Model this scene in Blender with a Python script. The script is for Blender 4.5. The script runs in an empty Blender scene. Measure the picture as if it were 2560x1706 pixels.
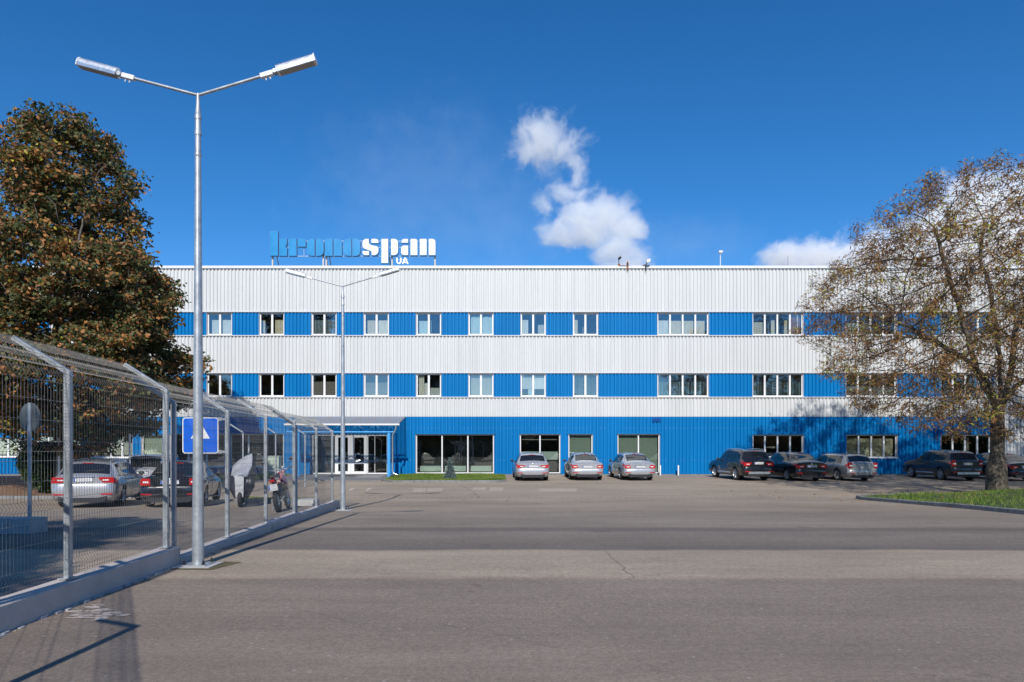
import bpy, bmesh, math, random
import numpy as np
from mathutils import Vector, Matrix
R = math.radians
random.seed(7); rng = np.random.default_rng(7)
scene = bpy.context.scene
COL = scene.collection

# ------------------------------------------------------------------ camera
F = 1707.0; EYE = 1.6; HZ = 1128.0
cd = bpy.data.cameras.new('camera'); cam = bpy.data.objects.new('camera', cd); COL.objects.link(cam)
cam.location = (0, 0, EYE); cam.rotation_euler = (R(90), 0, 0)
cd.lens = 24.0; cd.sensor_width = 36; cd.shift_y = (HZ-853)/2560; cd.clip_end = 3000; cd.clip_start = 0.05
scene.camera = cam
# ------------------------------------------------------------------ light
SUN_EL = 35.2
w = bpy.data.worlds.new('World'); scene.world = w; w.use_nodes = True
nt = w.node_tree; bg = nt.nodes['Background']; sky = nt.nodes.new('ShaderNodeTexSky')
sky.sky_type = 'NISHITA'; sky.sun_disc = False; sky.sun_elevation = R(SUN_EL); sky.sun_rotation = R(180)
sky.air_density = 1.0; sky.dust_density = 0.1; sky.ozone_density = 5.0; sky.altitude = 1800
hs = nt.nodes.new('ShaderNodeHueSaturation'); hs.inputs['Saturation'].default_value = 1.245
nt.links.new(sky.outputs[0], hs.inputs['Color']); nt.links.new(hs.outputs[0], bg.inputs[0]); bg.inputs[1].default_value = 0.15
sl = bpy.data.lights.new('sun', 'SUN'); sl.energy = 4.7; sl.angle = R(0.53); sl.color = (1.0, 0.95, 0.88)
so = bpy.data.objects.new('sun', sl); COL.objects.link(so)
so.rotation_euler = Vector((0.012, math.cos(R(SUN_EL)), -math.sin(R(SUN_EL)))).to_track_quat('-Z', 'Y').to_euler()
so.location = (0, -30, 30)
scene.view_settings.view_transform = 'Standard'; scene.view_settings.look = 'None'
scene.view_settings.exposure = 0.0; scene.view_settings.gamma = 1.0
scene.cycles.volume_bounces = 6; scene.cycles.max_bounces = 12; scene.cycles.transparent_max_bounces = 24

# ------------------------------------------------------------------ helpers
DF = 42.5                                   # distance of the facade
def PX(x, d): return (x-1280.0)/F*d
def PZ(y, d): return EYE+(HZ-y)/F*d
def wx(x): return PX(x, DF)
def wz(y): return PZ(y, DF)
GY = [-200, 6, 9.5, 20, 27.5, 36, 42.5, 60, 400]; GZ = [0, 0, .02, -.12, -.33, -.01, .10, .10, .1]
def g(y): return float(np.mean(np.interp(y+np.linspace(-1.5, 1.5, 7), GY, GZ)))

def tag(o, label=None, cat=None, group=None, kind=None):
    if label: o['label'] = label
    if cat: o['category'] = cat
    if group: o['group'] = group
    if kind: o['kind'] = kind
    return o
def thing(name, label, cat, loc=(0, 0, 0), rz=0.0, group=None):
    o = bpy.data.objects.new(name, None); COL.objects.link(o); o.location = loc; o.rotation_euler = (0, 0, rz)
    o.empty_display_size = .3
    return tag(o, label, cat, group)
class MB:
    def __init__(s): s.v = []; s.f = []
    def add(s, vs, fs):
        n = len(s.v); s.v.extend([tuple(p) for p in vs]); s.f.extend([tuple(i+n for i in f) for f in fs]); return s
    def box(s, x0, x1, y0, y1, z0, z1, M=None):
        vs = [(x, y, z) for z in (z0, z1) for y in (y0, y1) for x in (x0, x1)]
        if M is not None: vs = [M @ Vector(p) for p in vs]
        return s.add(vs, [(0, 2, 3, 1), (4, 5, 7, 6), (0, 1, 5, 4), (2, 6, 7, 3), (0, 4, 6, 2), (1, 3, 7, 5)])
    def tube(s, pts, r, n=6, cap=True, phase=0.0):
        pts = [Vector(p) for p in pts]; rs = r if isinstance(r, (list, tuple)) else [r]*len(pts)
        N = len(pts); base = len(s.v); t0 = (pts[1]-pts[0]).normalized()
        up = Vector((0, 0, 1)) if abs(t0.z) < .9 else Vector((0, 1, 0))
        a = t0.cross(up).normalized()
        for i, p in enumerate(pts):
            t = (pts[min(i+1, N-1)]-pts[max(i-1, 0)]).normalized()
            a = (a - t*a.dot(t)).normalized(); b = t.cross(a)
            for k in range(n):
                th = 2*math.pi*k/n+phase
                s.v.append(tuple(p+(a*math.cos(th)+b*math.sin(th))*rs[i]))
        for i in range(N-1):
            for k in range(n):
                k2 = (k+1) % n
                s.f.append((base+i*n+k, base+i*n+k2, base+(i+1)*n+k2, base+(i+1)*n+k))
        if cap:
            s.f.append(tuple(base+k for k in range(n))[::-1]); s.f.append(tuple(base+(N-1)*n+k for k in range(n)))
        return s
    def lathe(s, prof, n=24, M=None, closed=False):      # prof (r, z) about z
        base = len(s.v)
        for (r, z) in prof:
            for k in range(n):
                th = 2*math.pi*k/n; p = Vector((r*math.cos(th), r*math.sin(th), z))
                s.v.append(tuple(M @ p if M is not None else p))
        m = len(prof); rng_ = range(m if closed else m-1)
        for i in rng_:
            j = (i+1) % m
            for k in range(n):
                k2 = (k+1) % n
                s.f.append((base+i*n+k, base+i*n+k2, base+j*n+k2, base+j*n+k))
        return s
    def prism(s, poly, y0, y1, M=None):                  # poly in (x, z), extruded along y
        n = len(poly); vs = [(p[0], y0, p[1]) for p in poly]+[(p[0], y1, p[1]) for p in poly]
        if M is not None: vs = [M @ Vector(p) for p in vs]
        fs = [tuple(range(n)), tuple(range(2*n-1, n-1, -1))]
        fs += [(i, i+n, (i+1) % n+n, (i+1) % n) for i in range(n)]
        return s.add(vs, fs)
    def build(s, name, mat, parent=None, smooth=None, fix=True, world=False):
        me = bpy.data.meshes.new(name)
        vs = s.v
        if world and parent is not None:
            L = parent.location; vs = [(v[0]-L[0], v[1]-L[1], v[2]-L[2]) for v in vs]
        me.from_pydata(vs, [], s.f)
        if fix:
            b = bmesh.new(); b.from_mesh(me); bmesh.ops.recalc_face_normals(b, faces=b.faces); b.to_mesh(me); b.free()
        if mat: me.materials.append(mat)
        if smooth is not None:
            me.polygons.foreach_set('use_smooth', [True]*len(me.polygons)); me.set_sharp_from_angle(angle=R(smooth))
        o = bpy.data.objects.new(name, me); COL.objects.link(o)
        if parent is not None: o.parent = parent
        return o
def fast_mesh(name, V, Fq, mat, parent=None, world=False, smooth=False):
    """V (n,3) array, Fq (m,k) int array"""
    me = bpy.data.meshes.new(name); V = np.asarray(V, dtype=np.float32)
    if world and parent is not None: V = V-np.array(parent.location, dtype=np.float32)
    m, k = Fq.shape
    me.vertices.add(len(V)); me.vertices.foreach_set('co', V.ravel())
    me.loops.add(m*k); me.loops.foreach_set('vertex_index', Fq.astype(np.int32).ravel())
    me.polygons.add(m); me.polygons.foreach_set('loop_start', np.arange(0, m*k, k, dtype=np.int32))
    me.polygons.foreach_set('loop_total', np.full(m, k, dtype=np.int32))
    if smooth: me.polygons.foreach_set('use_smooth', np.ones(m, dtype=bool))
    me.update(calc_edges=True); me.validate()
    me.materials.append(mat)
    o = bpy.data.objects.new(name, me); COL.objects.link(o)
    if parent is not None: o.parent = parent
    return o
def dup(root, loc, rz=None, **kw):
    r = root.copy(); COL.objects.link(r); r.location = loc
    if rz is not None: r.rotation_euler[2] = rz
    for k, v in kw.items(): r[k] = v
    for ch in list(root.children):
        c = ch.copy(); COL.objects.link(c); c.parent = r
        for gg in list(ch.children):
            d = gg.copy(); COL.objects.link(d); d.parent = c
    return r

# ------------------------------------------------------------------ materials
MATS = {}
def mat(name, col, rough=.6, metal=0.0, noise=None, bump=None, spec=None, coat=0.0, coords='Object', stretch=(1, 1, 1), em=None):
    """noise=(scale, amount): value mottling; bump=(scale, strength, distance)"""
    if name in MATS: return MATS[name]
    m = bpy.data.materials.new(name); m.use_nodes = True; N = m.node_tree.nodes; L = m.node_tree.links
    b = N['Principled BSDF']; b.inputs['Roughness'].default_value = rough; b.inputs['Metallic'].default_value = metal
    if spec is not None: b.inputs['Specular IOR Level'].default_value = spec
    if coat: b.inputs['Coat Weight'].default_value = coat; b.inputs['Coat Roughness'].default_value = .04
    c = (*col, 1); b.inputs['Base Color'].default_value = c
    tc = N.new('ShaderNodeTexCoord'); mp = N.new('ShaderNodeMapping'); mp.inputs['Scale'].default_value = stretch
    L.new(tc.outputs[coords], mp.inputs[0])
    if noise:
        n = N.new('ShaderNodeTexNoise'); n.inputs['Scale'].default_value = noise[0]; n.inputs['Detail'].default_value = 6
        n.inputs['Roughness'].default_value = .65
        L.new(mp.outputs[0], n.inputs['Vector'])
        r = N.new('ShaderNodeMapRange'); r.inputs['From Min'].default_value = .3; r.inputs['From Max'].default_value = .7
        r.inputs['To Min'].default_value = 1-noise[1]; r.inputs['To Max'].default_value = 1+noise[1]
        L.new(n.outputs[0], r.inputs[0])
        mx = N.new('ShaderNodeMix'); mx.data_type = 'RGBA'; mx.blend_type = 'MULTIPLY'; mx.inputs[0].default_value = 1
        mx.inputs[6].default_value = c; L.new(r.outputs[0], mx.inputs[7]); L.new(mx.outputs[2], b.inputs['Base Color'])
        r2 = N.new('ShaderNodeMapRange'); r2.inputs['To Min'].default_value = max(0, rough-.08); r2.inputs['To Max'].default_value = min(1, rough+.1)
        L.new(n.outputs[0], r2.inputs[0]); L.new(r2.outputs[0], b.inputs['Roughness'])
    if bump:
        n2 = N.new('ShaderNodeTexNoise'); n2.inputs['Scale'].default_value = bump[0]; n2.inputs['Detail'].default_value = 5
        L.new(mp.outputs[0], n2.inputs['Vector']); bu = N.new('ShaderNodeBump'); bu.inputs['Strength'].default_value = bump[1]
        bu.inputs['Distance'].default_value = bump[2]; L.new(n2.outputs[0], bu.inputs['Height']); L.new(bu.outputs[0], b.inputs['Normal'])
    MATS[name] = m; return m
def leaf_mat(name, stops, transl=.25, rough=.55):
    m = bpy.data.materials.new(name); m.use_nodes = True; N = m.node_tree.nodes; L = m.node_tree.links
    b = N['Principled BSDF']; b.inputs['Roughness'].default_value = rough; b.inputs['Specular IOR Level'].default_value = .3
    ge = N.new('ShaderNodeNewGeometry'); cr = N.new('ShaderNodeValToRGB'); cr.color_ramp.interpolation = 'LINEAR'
    # big patches of colour + per leaf variation
    tc = N.new('ShaderNodeTexCoord'); n = N.new('ShaderNodeTexNoise'); n.inputs['Scale'].default_value = .55; n.inputs['Detail'].default_value = 3
    L.new(tc.outputs['Object'], n.inputs['Vector'])
    ma = N.new('ShaderNodeMath'); ma.operation = 'MULTIPLY_ADD'; ma.inputs[1].default_value = 1.5; ma.inputs[2].default_value = -.75
    L.new(n.outputs[0], ma.inputs[0])
    ad = N.new('ShaderNodeMath'); ad.operation = 'MULTIPLY_ADD'; ad.inputs[1].default_value = .8; L.new(ge.outputs['Random Per Island'], ad.inputs[0])
    ad2 = N.new('ShaderNodeMath'); ad2.operation = 'ADD'; ad2.inputs[1].default_value = .1; L.new(ma.outputs[0], ad.inputs[2]); L.new(ad.outputs[0], ad2.inputs[0])
    L.new(ad2.outputs[0], cr.inputs[0]); el = cr.color_ramp.elements
    while len(el) < len(stops): el.new(.5)
    for e, (p, c) in zip(el, stops): e.position = p; e.color = (*c, 1)
    L.new(cr.outputs[0], b.inputs['Base Color'])
    tr = N.new('ShaderNodeBsdfTranslucent'); L.new(cr.outputs[0], tr.inputs[0]); mx = N.new('ShaderNodeMixShader'); mx.inputs[0].default_value = transl
    L.new(b.outputs[0], mx.inputs[1]); L.new(tr.outputs[0], mx.inputs[2]); L.new(mx.outputs[0], N['Material Output'].inputs[0])
    return m
def glass_mat(name, tint=(.75, .8, .8), refl=.10, rough=.0):
    m = bpy.data.materials.new(name); m.use_nodes = True; N = m.node_tree.nodes; L = m.node_tree.links
    N.remove(N['Principled BSDF']); t = N.new('ShaderNodeBsdfTransparent'); t.inputs[0].default_value = (*tint, 1)
    gl = N.new('ShaderNodeBsdfGlossy'); gl.inputs['Roughness'].default_value = rough; gl.inputs[0].default_value = (1, 1, 1, 1)
    lw = N.new('ShaderNodeLayerWeight'); lw.inputs[0].default_value = .35
    r = N.new('ShaderNodeMapRange'); r.inputs['To Min'].default_value = refl; r.inputs['To Max'].default_value = .95; L.new(lw.outputs['Fresnel'], r.inputs[0])
    nz = N.new('ShaderNodeTexNoise'); nz.inputs['Scale'].default_value = 1.3; nz.inputs['Detail'].default_value = 1
    tc = N.new('ShaderNodeTexCoord'); L.new(tc.outputs['Object'], nz.inputs[0]); bu = N.new('ShaderNodeBump'); bu.inputs['Strength'].default_value = .12
    bu.inputs['Distance'].default_value = .006; L.new(nz.outputs[0], bu.inputs['Height']); L.new(bu.outputs[0], gl.inputs['Normal'])
    mx = N.new('ShaderNodeMixShader'); L.new(r.outputs[0], mx.inputs[0]); L.new(t.outputs[0], mx.inputs[1]); L.new(gl.outputs[0], mx.inputs[2])
    L.new(mx.outputs[0], N['Material Output'].inputs[0]); return m

M_white = mat('white_sheet', (.585, .592, .582), .42, 0, (.9, .07), stretch=(2.2, 1, .10), spec=.4)
M_blue = mat('blue_sheet', (.0, .165, .43), .45, 0, (.5, .10), stretch=(1, 1, .3), spec=.15)
M_frame = mat('white_frame', (.74, .74, .73), .35, 0, (3, .04))
M_reveal = mat('grey_reveal', (.42, .41, .43), .6, 0, (2, .08))
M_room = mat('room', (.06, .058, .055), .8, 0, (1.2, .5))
M_flash = mat('flashing', (.55, .56, .57), .4, 0, (1, .08))
M_cap = mat('parapet_cap', (.66, .67, .68), .35, 0, (1, .05))
M_glass = glass_mat('window_glass', (.88, .91, .90), .10)
M_shopglass = glass_mat('shop_glass', (.80, .84, .82), .07)
M_galv = mat('galvanised', (.42, .455, .48), .42, .55, (9, .22), (60, .15, .002))
M_wire = mat('fence_wire', (.27, .265, .255), .5, .3, (12, .25))
M_alum = mat('aluminium', (.72, .73, .74), .28, .85, (14, .10))
M_conc = mat('concrete', (.42, .41, .41), .85, 0, (3.5, .22), (30, .4, .01))
M_kerb = mat('kerb_stone', (.20, .20, .20), .85, 0, (4, .3), (40, .5, .01))
M_dark = mat('dark_plastic', (.018, .018, .02), .5, 0, (20, .2))
M_black = mat('black_rubber', (.022, .021, .021), .75, 0, (25, .3), (90, .3, .003))
M_lightblue = mat('light_blue_paint', (.06, .33, .70), .4, 0, (3, .08))
M_chrome = mat('chrome', (.75, .75, .76), .12, 1.0)
M_rust = mat('rusty_metal', (.25, .09, .04), .8, .2, (15, .4))
# ------------------------------------------------------------------ ground
def ground_material():
    m = bpy.data.materials.new('asphalt'); m.use_nodes = True; N = m.node_tree.nodes; L = m.node_tree.links; b = N['Principled BSDF']
    tc = N.new('ShaderNodeTexCoord'); sp = N.new('ShaderNodeSeparateXYZ'); L.new(tc.outputs['Object'], sp.inputs[0])
    def noise(scale, detail=5, rough=.6, st=(1, 1, 1)):
        mp = N.new('ShaderNodeMapping'); mp.inputs['Scale'].default_value = st; L.new(tc.outputs['Object'], mp.inputs[0])
        n = N.new('ShaderNodeTexNoise'); n.inputs['Scale'].default_value = scale; n.inputs['Detail'].default_value = detail; n.inputs['Roughness'].default_value = rough
        L.new(mp.outputs[0], n.inputs['Vector']); return n.outputs[0]
    def mth(op, a, bb, c=None):
        n = N.new('ShaderNodeMath'); n.operation = op
        for i, q in enumerate((a, bb, c)):
            if q is None: continue
            if isinstance(q, (int, float)): n.inputs[i].default_value = q
            else: L.new(q, n.inputs[i])
        return n.outputs[0]
    def rampc(fac, stops, interp='LINEAR'):
        cr = N.new('ShaderNodeValToRGB'); cr.color_ramp.interpolation = interp; L.new(fac, cr.inputs[0]); el = cr.color_ramp.elements
        while len(el) < len(stops): el.new(.5)
        for e, (p, c) in zip(el, stops): e.position = p; e.color = (*c, 1)
        return cr.outputs[0]
    # bands laid across the yard, edges slightly wavy
    wob = mth('MULTIPLY_ADD', noise(.5, 4, .7, (1, 1, 1)), .5, -.25)
    yy = mth('ADD', sp.outputs['Y'], wob)
    f = mth('DIVIDE', yy, 50.0)
    new = (.240, .193, .154); old = (.350, .280, .208); mid = (.240, .198, .156); drk = (.155, .130, .110)
    base = rampc(f, [(0, new), (8.45/50, new), (8.52/50, old), (11.0/50, old), (11.06/50, drk), (12.6/50, (.200, .166, .134)), (13.9/50, (.210, .174, .139)), (14.0/50, drk), (14.6/50, drk), (14.75/50, mid), (19.5/50, mid), (19.7/50, (.275, .224, .170)), (27/50, (.300, .244, .186)), (42/50, (.315, .255, .195))])
    def mul(col, fac, lo, hi, a=.3, bb=.7):
        r = N.new('ShaderNodeMapRange'); r.inputs['From Min'].default_value = a; r.inputs['From Max'].default_value = bb
        r.inputs['To Min'].default_value = lo; r.inputs['To Max'].default_value = hi; L.new(fac, r.inputs[0])
        x = N.new('ShaderNodeMix'); x.data_type = 'RGBA'; x.blend_type = 'MULTIPLY'; x.inputs[0].default_value = 1
        L.new(col, x.inputs[6]); L.new(r.outputs[0], x.inputs[7]); return x.outputs[2]
    c = mul(base, noise(.16, 6, .6, (1, 2.2, 1)), .80, 1.16)
    c = mul(c, noise(1.1, 6, .65, (.5, 1.6, 1)), .90, 1.09)
    c = mul(c, noise(2.2, 5, .7, (.10, 3.2, 1)), .93, 1.06)
    c = mul(c, noise(.75, 7, .75), .70, 1.0, .26, .40)
    # repaired squares and oil drips
    v2 = N.new('ShaderNodeTexVoronoi'); v2.inputs['Scale'].default_value = .42; L.new(tc.outputs['Object'], v2.inputs['Vector'])
    oil = N.new('ShaderNodeMapRange'); oil.inputs['From Min'].default_value = .03; oil.inputs['From Max'].default_value = .12; oil.inputs['To Min'].default_value = .72
    L.new(mth('ADD', v2.outputs['Distance'], mth('MULTIPLY_ADD', noise(6, 3), .12, -.06)), oil.inputs[0])
    xo = N.new('ShaderNodeMix'); xo.data_type = 'RGBA'; xo.blend_type = 'MULTIPLY'; xo.inputs[0].default_value = 1; L.new(c, xo.inputs[6]); L.new(oil.outputs[0], xo.inputs[7]); c = xo.outputs[2]
    c = mul(c, noise(12, 5, .8), .84, 1.17)
    c = mul(c, noise(26, 4, .75), .76, 1.26)
    c = mul(c, noise(85, 3, .8), .66, 1.38)
    # pale grit
    vo = N.new('ShaderNodeTexVoronoi'); vo.inputs['Scale'].default_value = 7; L.new(tc.outputs['Object'], vo.inputs['Vector'])
    sv = N.new('ShaderNodeSeparateColor'); L.new(vo.outputs['Color'], sv.inputs[0]); gr = mth('MULTIPLY', mth('LESS_THAN', vo.outputs['Distance'], .11), mth('GREATER_THAN', sv.outputs[0], .62))
    x = N.new('ShaderNodeMix'); x.data_type = 'RGBA'; L.new(mth('MULTIPLY', gr, .6), x.inputs[0]); L.new(c, x.inputs[6]); x.inputs[7].default_value = (.42, .38, .34, 1)
    L.new(x.outputs[2], b.inputs['Base Color']); b.inputs['Roughness'].default_value = .86; b.inputs['Specular IOR Level'].default_value = .35
    bu = N.new('ShaderNodeBump'); bu.inputs['Strength'].default_value = .55; bu.inputs['Distance'].default_value = .012
    L.new(mth('ADD', noise(70, 4, .7), mth('MULTIPLY', noise(9, 3), .5)), bu.inputs['Height']); L.new(bu.outputs[0], b.inputs['Normal'])
    return m
M_asph = ground_material()
ys = list(np.arange(-6, 48, .5)); ys = [-260, -120, -60, -30, -15]+ys+[60, 100, 200, 420]
xs = [-300, -120, -60, -40]+list(np.arange(-30, 41, 5.0))+[60, 120, 300]
V = []; Fc = []
for y in ys:
    for x in xs: V.append((x, y, g(y)))
nx = len(xs)
for j in range(len(ys)-1):
    for i in range(nx-1): Fc.append((j*nx+i, j*nx+i+1, (j+1)*nx+i+1, (j+1)*nx+i))
mb = MB(); mb.add(V, Fc); tag(mb.build('ground', M_asph, smooth=60), kind='structure')

def sheet(name, poly, h, material, kind='structure', n=8):
    """thin sheet following the ground, poly = 4 corners ordered, h above ground"""
    m_ = MB(); a, b_, c, d = [Vector((*p, 0)) for p in poly]; vs = []
    for j in range(n+1):
        for i in range(n+1):
            p = (a.lerp(b_, i/n)).lerp(d.lerp(c, i/n), j/n); vs.append((p.x, p.y, g(p.y)+h))
    fs = [(j*(n+1)+i, j*(n+1)+i+1, (j+1)*(n+1)+i+1, (j+1)*(n+1)+i) for j in range(n) for i in range(n)]
    m_.add(vs, fs); o = m_.build(name, material, smooth=60); tag(o, kind=kind); return o
M_patch = mat('worn_patch', (.37, .305, .245), .85, 0, (5, .25))
M_patchd = mat('dark_patch', (.13, .11, .10), .85, 0, (5, .3))
def gpt(x, y):      # ground point under a photo pixel
    d = 10.0
    for _ in range(40): d = .5*d+.5*(EYE-g(d))*F/(y-HZ)
    return PX(x, d), d
for (x0, x1, ya, yb) in ((1030, 1062, 1231, 1221), (1066, 1104, 1230, 1221), (1180, 1212, 1226, 1219), (1222, 1256, 1228, 1219), (1345, 1440, 1230, 1222)):
    sheet('worn_surface_patch', [gpt(x0, ya), gpt(x1, ya), gpt(x1+4, yb), gpt(x0+4, yb)], .004, M_patch)
for (x0, x1, x2, x3, ya, yb) in ((870, 876, 888, 880, 1227, 1221), (912, 918, 930, 922, 1227, 1221)):
    sheet('worn_parking_line', [gpt(x0, ya), gpt(x1, ya), gpt(x2, yb), gpt(x3, yb)], .004, mat('worn_white', (.50, .43, .37), .8, 0, (8, .3)))
def crack(pts, w_):
    m_ = MB(); P = []
    for a, b_ in zip(pts[:-1], pts[1:]):
        for t in np.linspace(0, 1, 7)[:-1]:
            P.append((a[0]+(b_[0]-a[0])*t+random.uniform(-.03, .03), a[1]+(b_[1]-a[1])*t+random.uniform(-.03, .03)))
    for (a, b_) in zip(P[:-1], P[1:]):
        d = Vector((b_[0]-a[0], b_[1]-a[1])).normalized(); n = Vector((-d.y, d.x))*w_*random.uniform(.5, 1.2)
        m_.add([(a[0]-n.x, a[1]-n.y, g(a[1])+.003), (a[0]+n.x, a[1]+n.y, g(a[1])+.003), (b_[0]+n.x, b_[1]+n.y, g(b_[1])+.003), (b_[0]-n.x, b_[1]-n.y, g(b_[1])+.003)], [(0, 1, 2, 3)])
    tag(m_.build('asphalt_crack', M_patchd), kind='structure')
crack([gpt(1512, 1378), gpt(1545, 1405), gpt(1560, 1425), gpt(1595, 1450)], .006)
crack([gpt(1150, 1212), gpt(1185, 1232), gpt(1200, 1246)], .02)
crack([gpt(640, 1500), gpt(900, 1560), gpt(1100, 1560), gpt(1500, 1640)], .0025)

# drain channel in the low line of the yard
t = thing('drain_channel', 'long narrow slotted drain channel crossing the asphalt yard', 'drain', (0, 27.5, g(27.5)))
m_ = MB(); m_.box(-6.5, 13.4, -.075, .075, -.02, .004); m_.build('channel_frame', mat('drain_conc', (.27, .25, .23), .8, 0, (6, .25)), t)
m_ = MB()
x = -6.4
while x < 13.3:
    m_.box(x, x+.17, -.05, .05, .0, .0075); x += .26
m_.build('grate', mat('drain_iron', (.06, .055, .05), .6, .3, (10, .3)), t)

# ------------------------------------------------------------------ beds with kerbs and grass
def inside(poly, x, y):
    r = False; n = len(poly)
    for i in range(n):
        x1, y1 = poly[i]; x2, y2 = poly[(i+1) % n]
        if (y1 > y) != (y2 > y) and x < (x2-x1)*(y-y1)/(y2-y1)+x1: r = not r
    return r
def edge_dist(poly, x, y):
    best = 9e9; n = len(poly)
    for i in range(n):
        a = Vector(poly[i]); b_ = Vector(poly[(i+1) % n]); ab = b_-a; p = Vector((x, y)); t = max(0, min(1, (p-a).dot(ab)/ab.length_squared))
        best = min(best, (p-(a+ab*t)).length)
    return best
M_grass = leaf_mat('grass_blades', [(0, (.05, .10, .014)), (.35, (.11, .20, .024)), (.7, (.20, .29, .04)), (1, (.34, .32, .09))], .3, .6)
M_soil = mat('turf_soil', (.045, .07, .018), .95, 0, (2.5, .35), (20, .5, .03))
M_litter = mat('leaf_litter', (.20, .11, .06), .95, 0, (6, .4), (20, .6, .03))
def bed(poly, top, mound, blades, hmax, step=.3, soil=None, soilname='soil_bed'):
    """raised planted bed: soil surface, grass blades; mound(x, y, d) extra height"""
    xs_ = [p[0] for p in poly]; ys_ = [p[1] for p in poly]
    def hz(x, y):
        d = edge_dist(poly, x, y); return g(y)+top*min(1, .7+d)+mound(x, y, d)
    m_ = MB(); me = bmesh.new()
    vs = [me.verts.new((p[0], p[1], 0)) for p in poly]; me.faces.new(vs)
    nxs = np.arange(min(xs_)+step, max(xs_), step*2); nys = np.arange(min(ys_)+step, max(ys_), step*2)
    for X_ in nxs: bmesh.ops.bisect_plane(me, geom=me.verts[:]+me.edges[:]+me.faces[:], plane_co=(X_, 0, 0), plane_no=(1, 0, 0))
    for Y_ in nys: bmesh.ops.bisect_plane(me, geom=me.verts[:]+me.edges[:]+me.faces[:], plane_co=(0, Y_, 0), plane_no=(0, 1, 0))
    for v in me.verts: v.co.z = hz(v.co.x, v.co.y)
    mm = bpy.data.meshes.new(soilname); me.to_mesh(mm); me.free(); mm.materials.append(soil or M_soil)
    mm.polygons.foreach_set('use_smooth', [True]*len(mm.polygons))
    o = bpy.data.objects.new(soilname, mm); COL.objects.link(o); tag(o, kind='structure')
    if blades:
        V = []; Ff = []; n = 0
        while n < blades:
            x = random.uniform(min(xs_), max(xs_)); y = random.uniform(min(ys_), max(ys_))
            if not inside(poly, x, y): continue
            z = hz(x, y)-.01; a = random.uniform(0, 6.28); h = random.uniform(.4, 1)*hmax*(1+.5*math.sin(x*2.1)*math.sin(y*1.7)); ww = random.uniform(.008, .016)
            lx, ly = random.gauss(0, .4)*h, random.gauss(0, .4)*h; c, s_ = math.cos(a)*ww, math.sin(a)*ww; k = len(V)
            V += [(x-c, y-s_, z), (x+c, y+s_, z), (x+lx, y+ly, z+h)]; Ff.append((k, k+1, k+2)); n += 1
        return fast_mesh('grass', np.array(V), np.array(Ff), M_grass), hz
    return None, hz
def kerb(pts, label, closed=False, hgt=.13, w_=.14, ln=1.0, name='kerb'):
    """row of kerb stones along a path"""
    t = thing(name, label, 'kerb', (pts[0][0], pts[0][1], g(pts[0][1])))
    P = list(pts)+([pts[0]] if closed else []); k = 0
    for a, b_ in zip(P[:-1], P[1:]):
        a = Vector(a); b_ = Vector(b_); L_ = (b_-a).length; n = max(1, round(L_/ln)); d = (b_-a)/L_; nn = Vector((-d.y, d.x))
        for i in range(n):
            p = a+d*(L_*i/n+.008); q = a+d*(L_*(i+1)/n-.008); j = random.uniform(-.008, .008); m_ = MB()
            z0, z1 = g(p.y), g(q.y); h = hgt+j
            o_ = nn*w_
            vs = [(p.x, p.y, z0-.03), (q.x, q.y, z1-.03), (q.x+o_.x, q.y+o_.y, z1-.03), (p.x+o_.x, p.y+o_.y, z0-.03),
                  (p.x, p.y, z0+h-.02), (q.x, q.y, z1+h-.02), (q.x+o_.x, q.y+o_.y, z1+h), (p.x+o_.x, p.y+o_.y, z0+h),
                  (p.x+nn.x*.02, p.y+nn.y*.02, z0+h), (q.x+nn.x*.02, q.y+nn.y*.02, z1+h)]
            m_.add(vs, [(0, 3, 2, 1), (0, 1, 5, 4), (4, 5, 9, 8), (8, 9, 6, 7), (2, 3, 7, 6), (0, 4, 8, 7, 3), (1, 2, 6, 9, 5)])
            m_.build('kerb_stone', M_kerb, t, world=True)
    return t
# lawn under the right hand tree
LAWN = [(13.65, 4.0), (13.58, 26.6), (13.8, 27.4), (14.7, 27.9), (24, 30.2), (48, 31.0), (48, 4.0)]
def lawn_mound(x, y, d): return .38*min(1, max(0, (x-14.5)/7))*min(1, d/3)+.05*math.sin(x*.9)*math.sin(y*.7)*min(1, d)
gr, hz_lawn = bed(LAWN, .12, lawn_mound, 90000, .13)
tag(gr, 'green lawn with dry patches around the big chestnut tree', 'grass', kind='stuff')
kerb([(16.5, 28.4), LAWN[3], LAWN[2], LAWN[1], (13.65, 4.0)], 'worn grey kerb curving round the tip of the tree lawn')
# strip of lawn before the shop window
B1 = [(-6.2, 35.5), (-.75, 35.5), (-.3, 36.0), (-.45, 42.3), (-7.1, 42.3), (-6.9, 36.6)]
gr, hz1 = bed(B1, .1, lambda x, y, d: 0, 26000, .08); tag(gr, 'neat green grass plot before the three pane shop window', 'grass', kind='stuff')
kerb([(-6.9, 36.6), (-6.2, 35.5), (-.75, 35.5), (-.3, 36.0)], 'low pale kerb in front of the grass plot by the entrance', hgt=.11)
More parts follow.
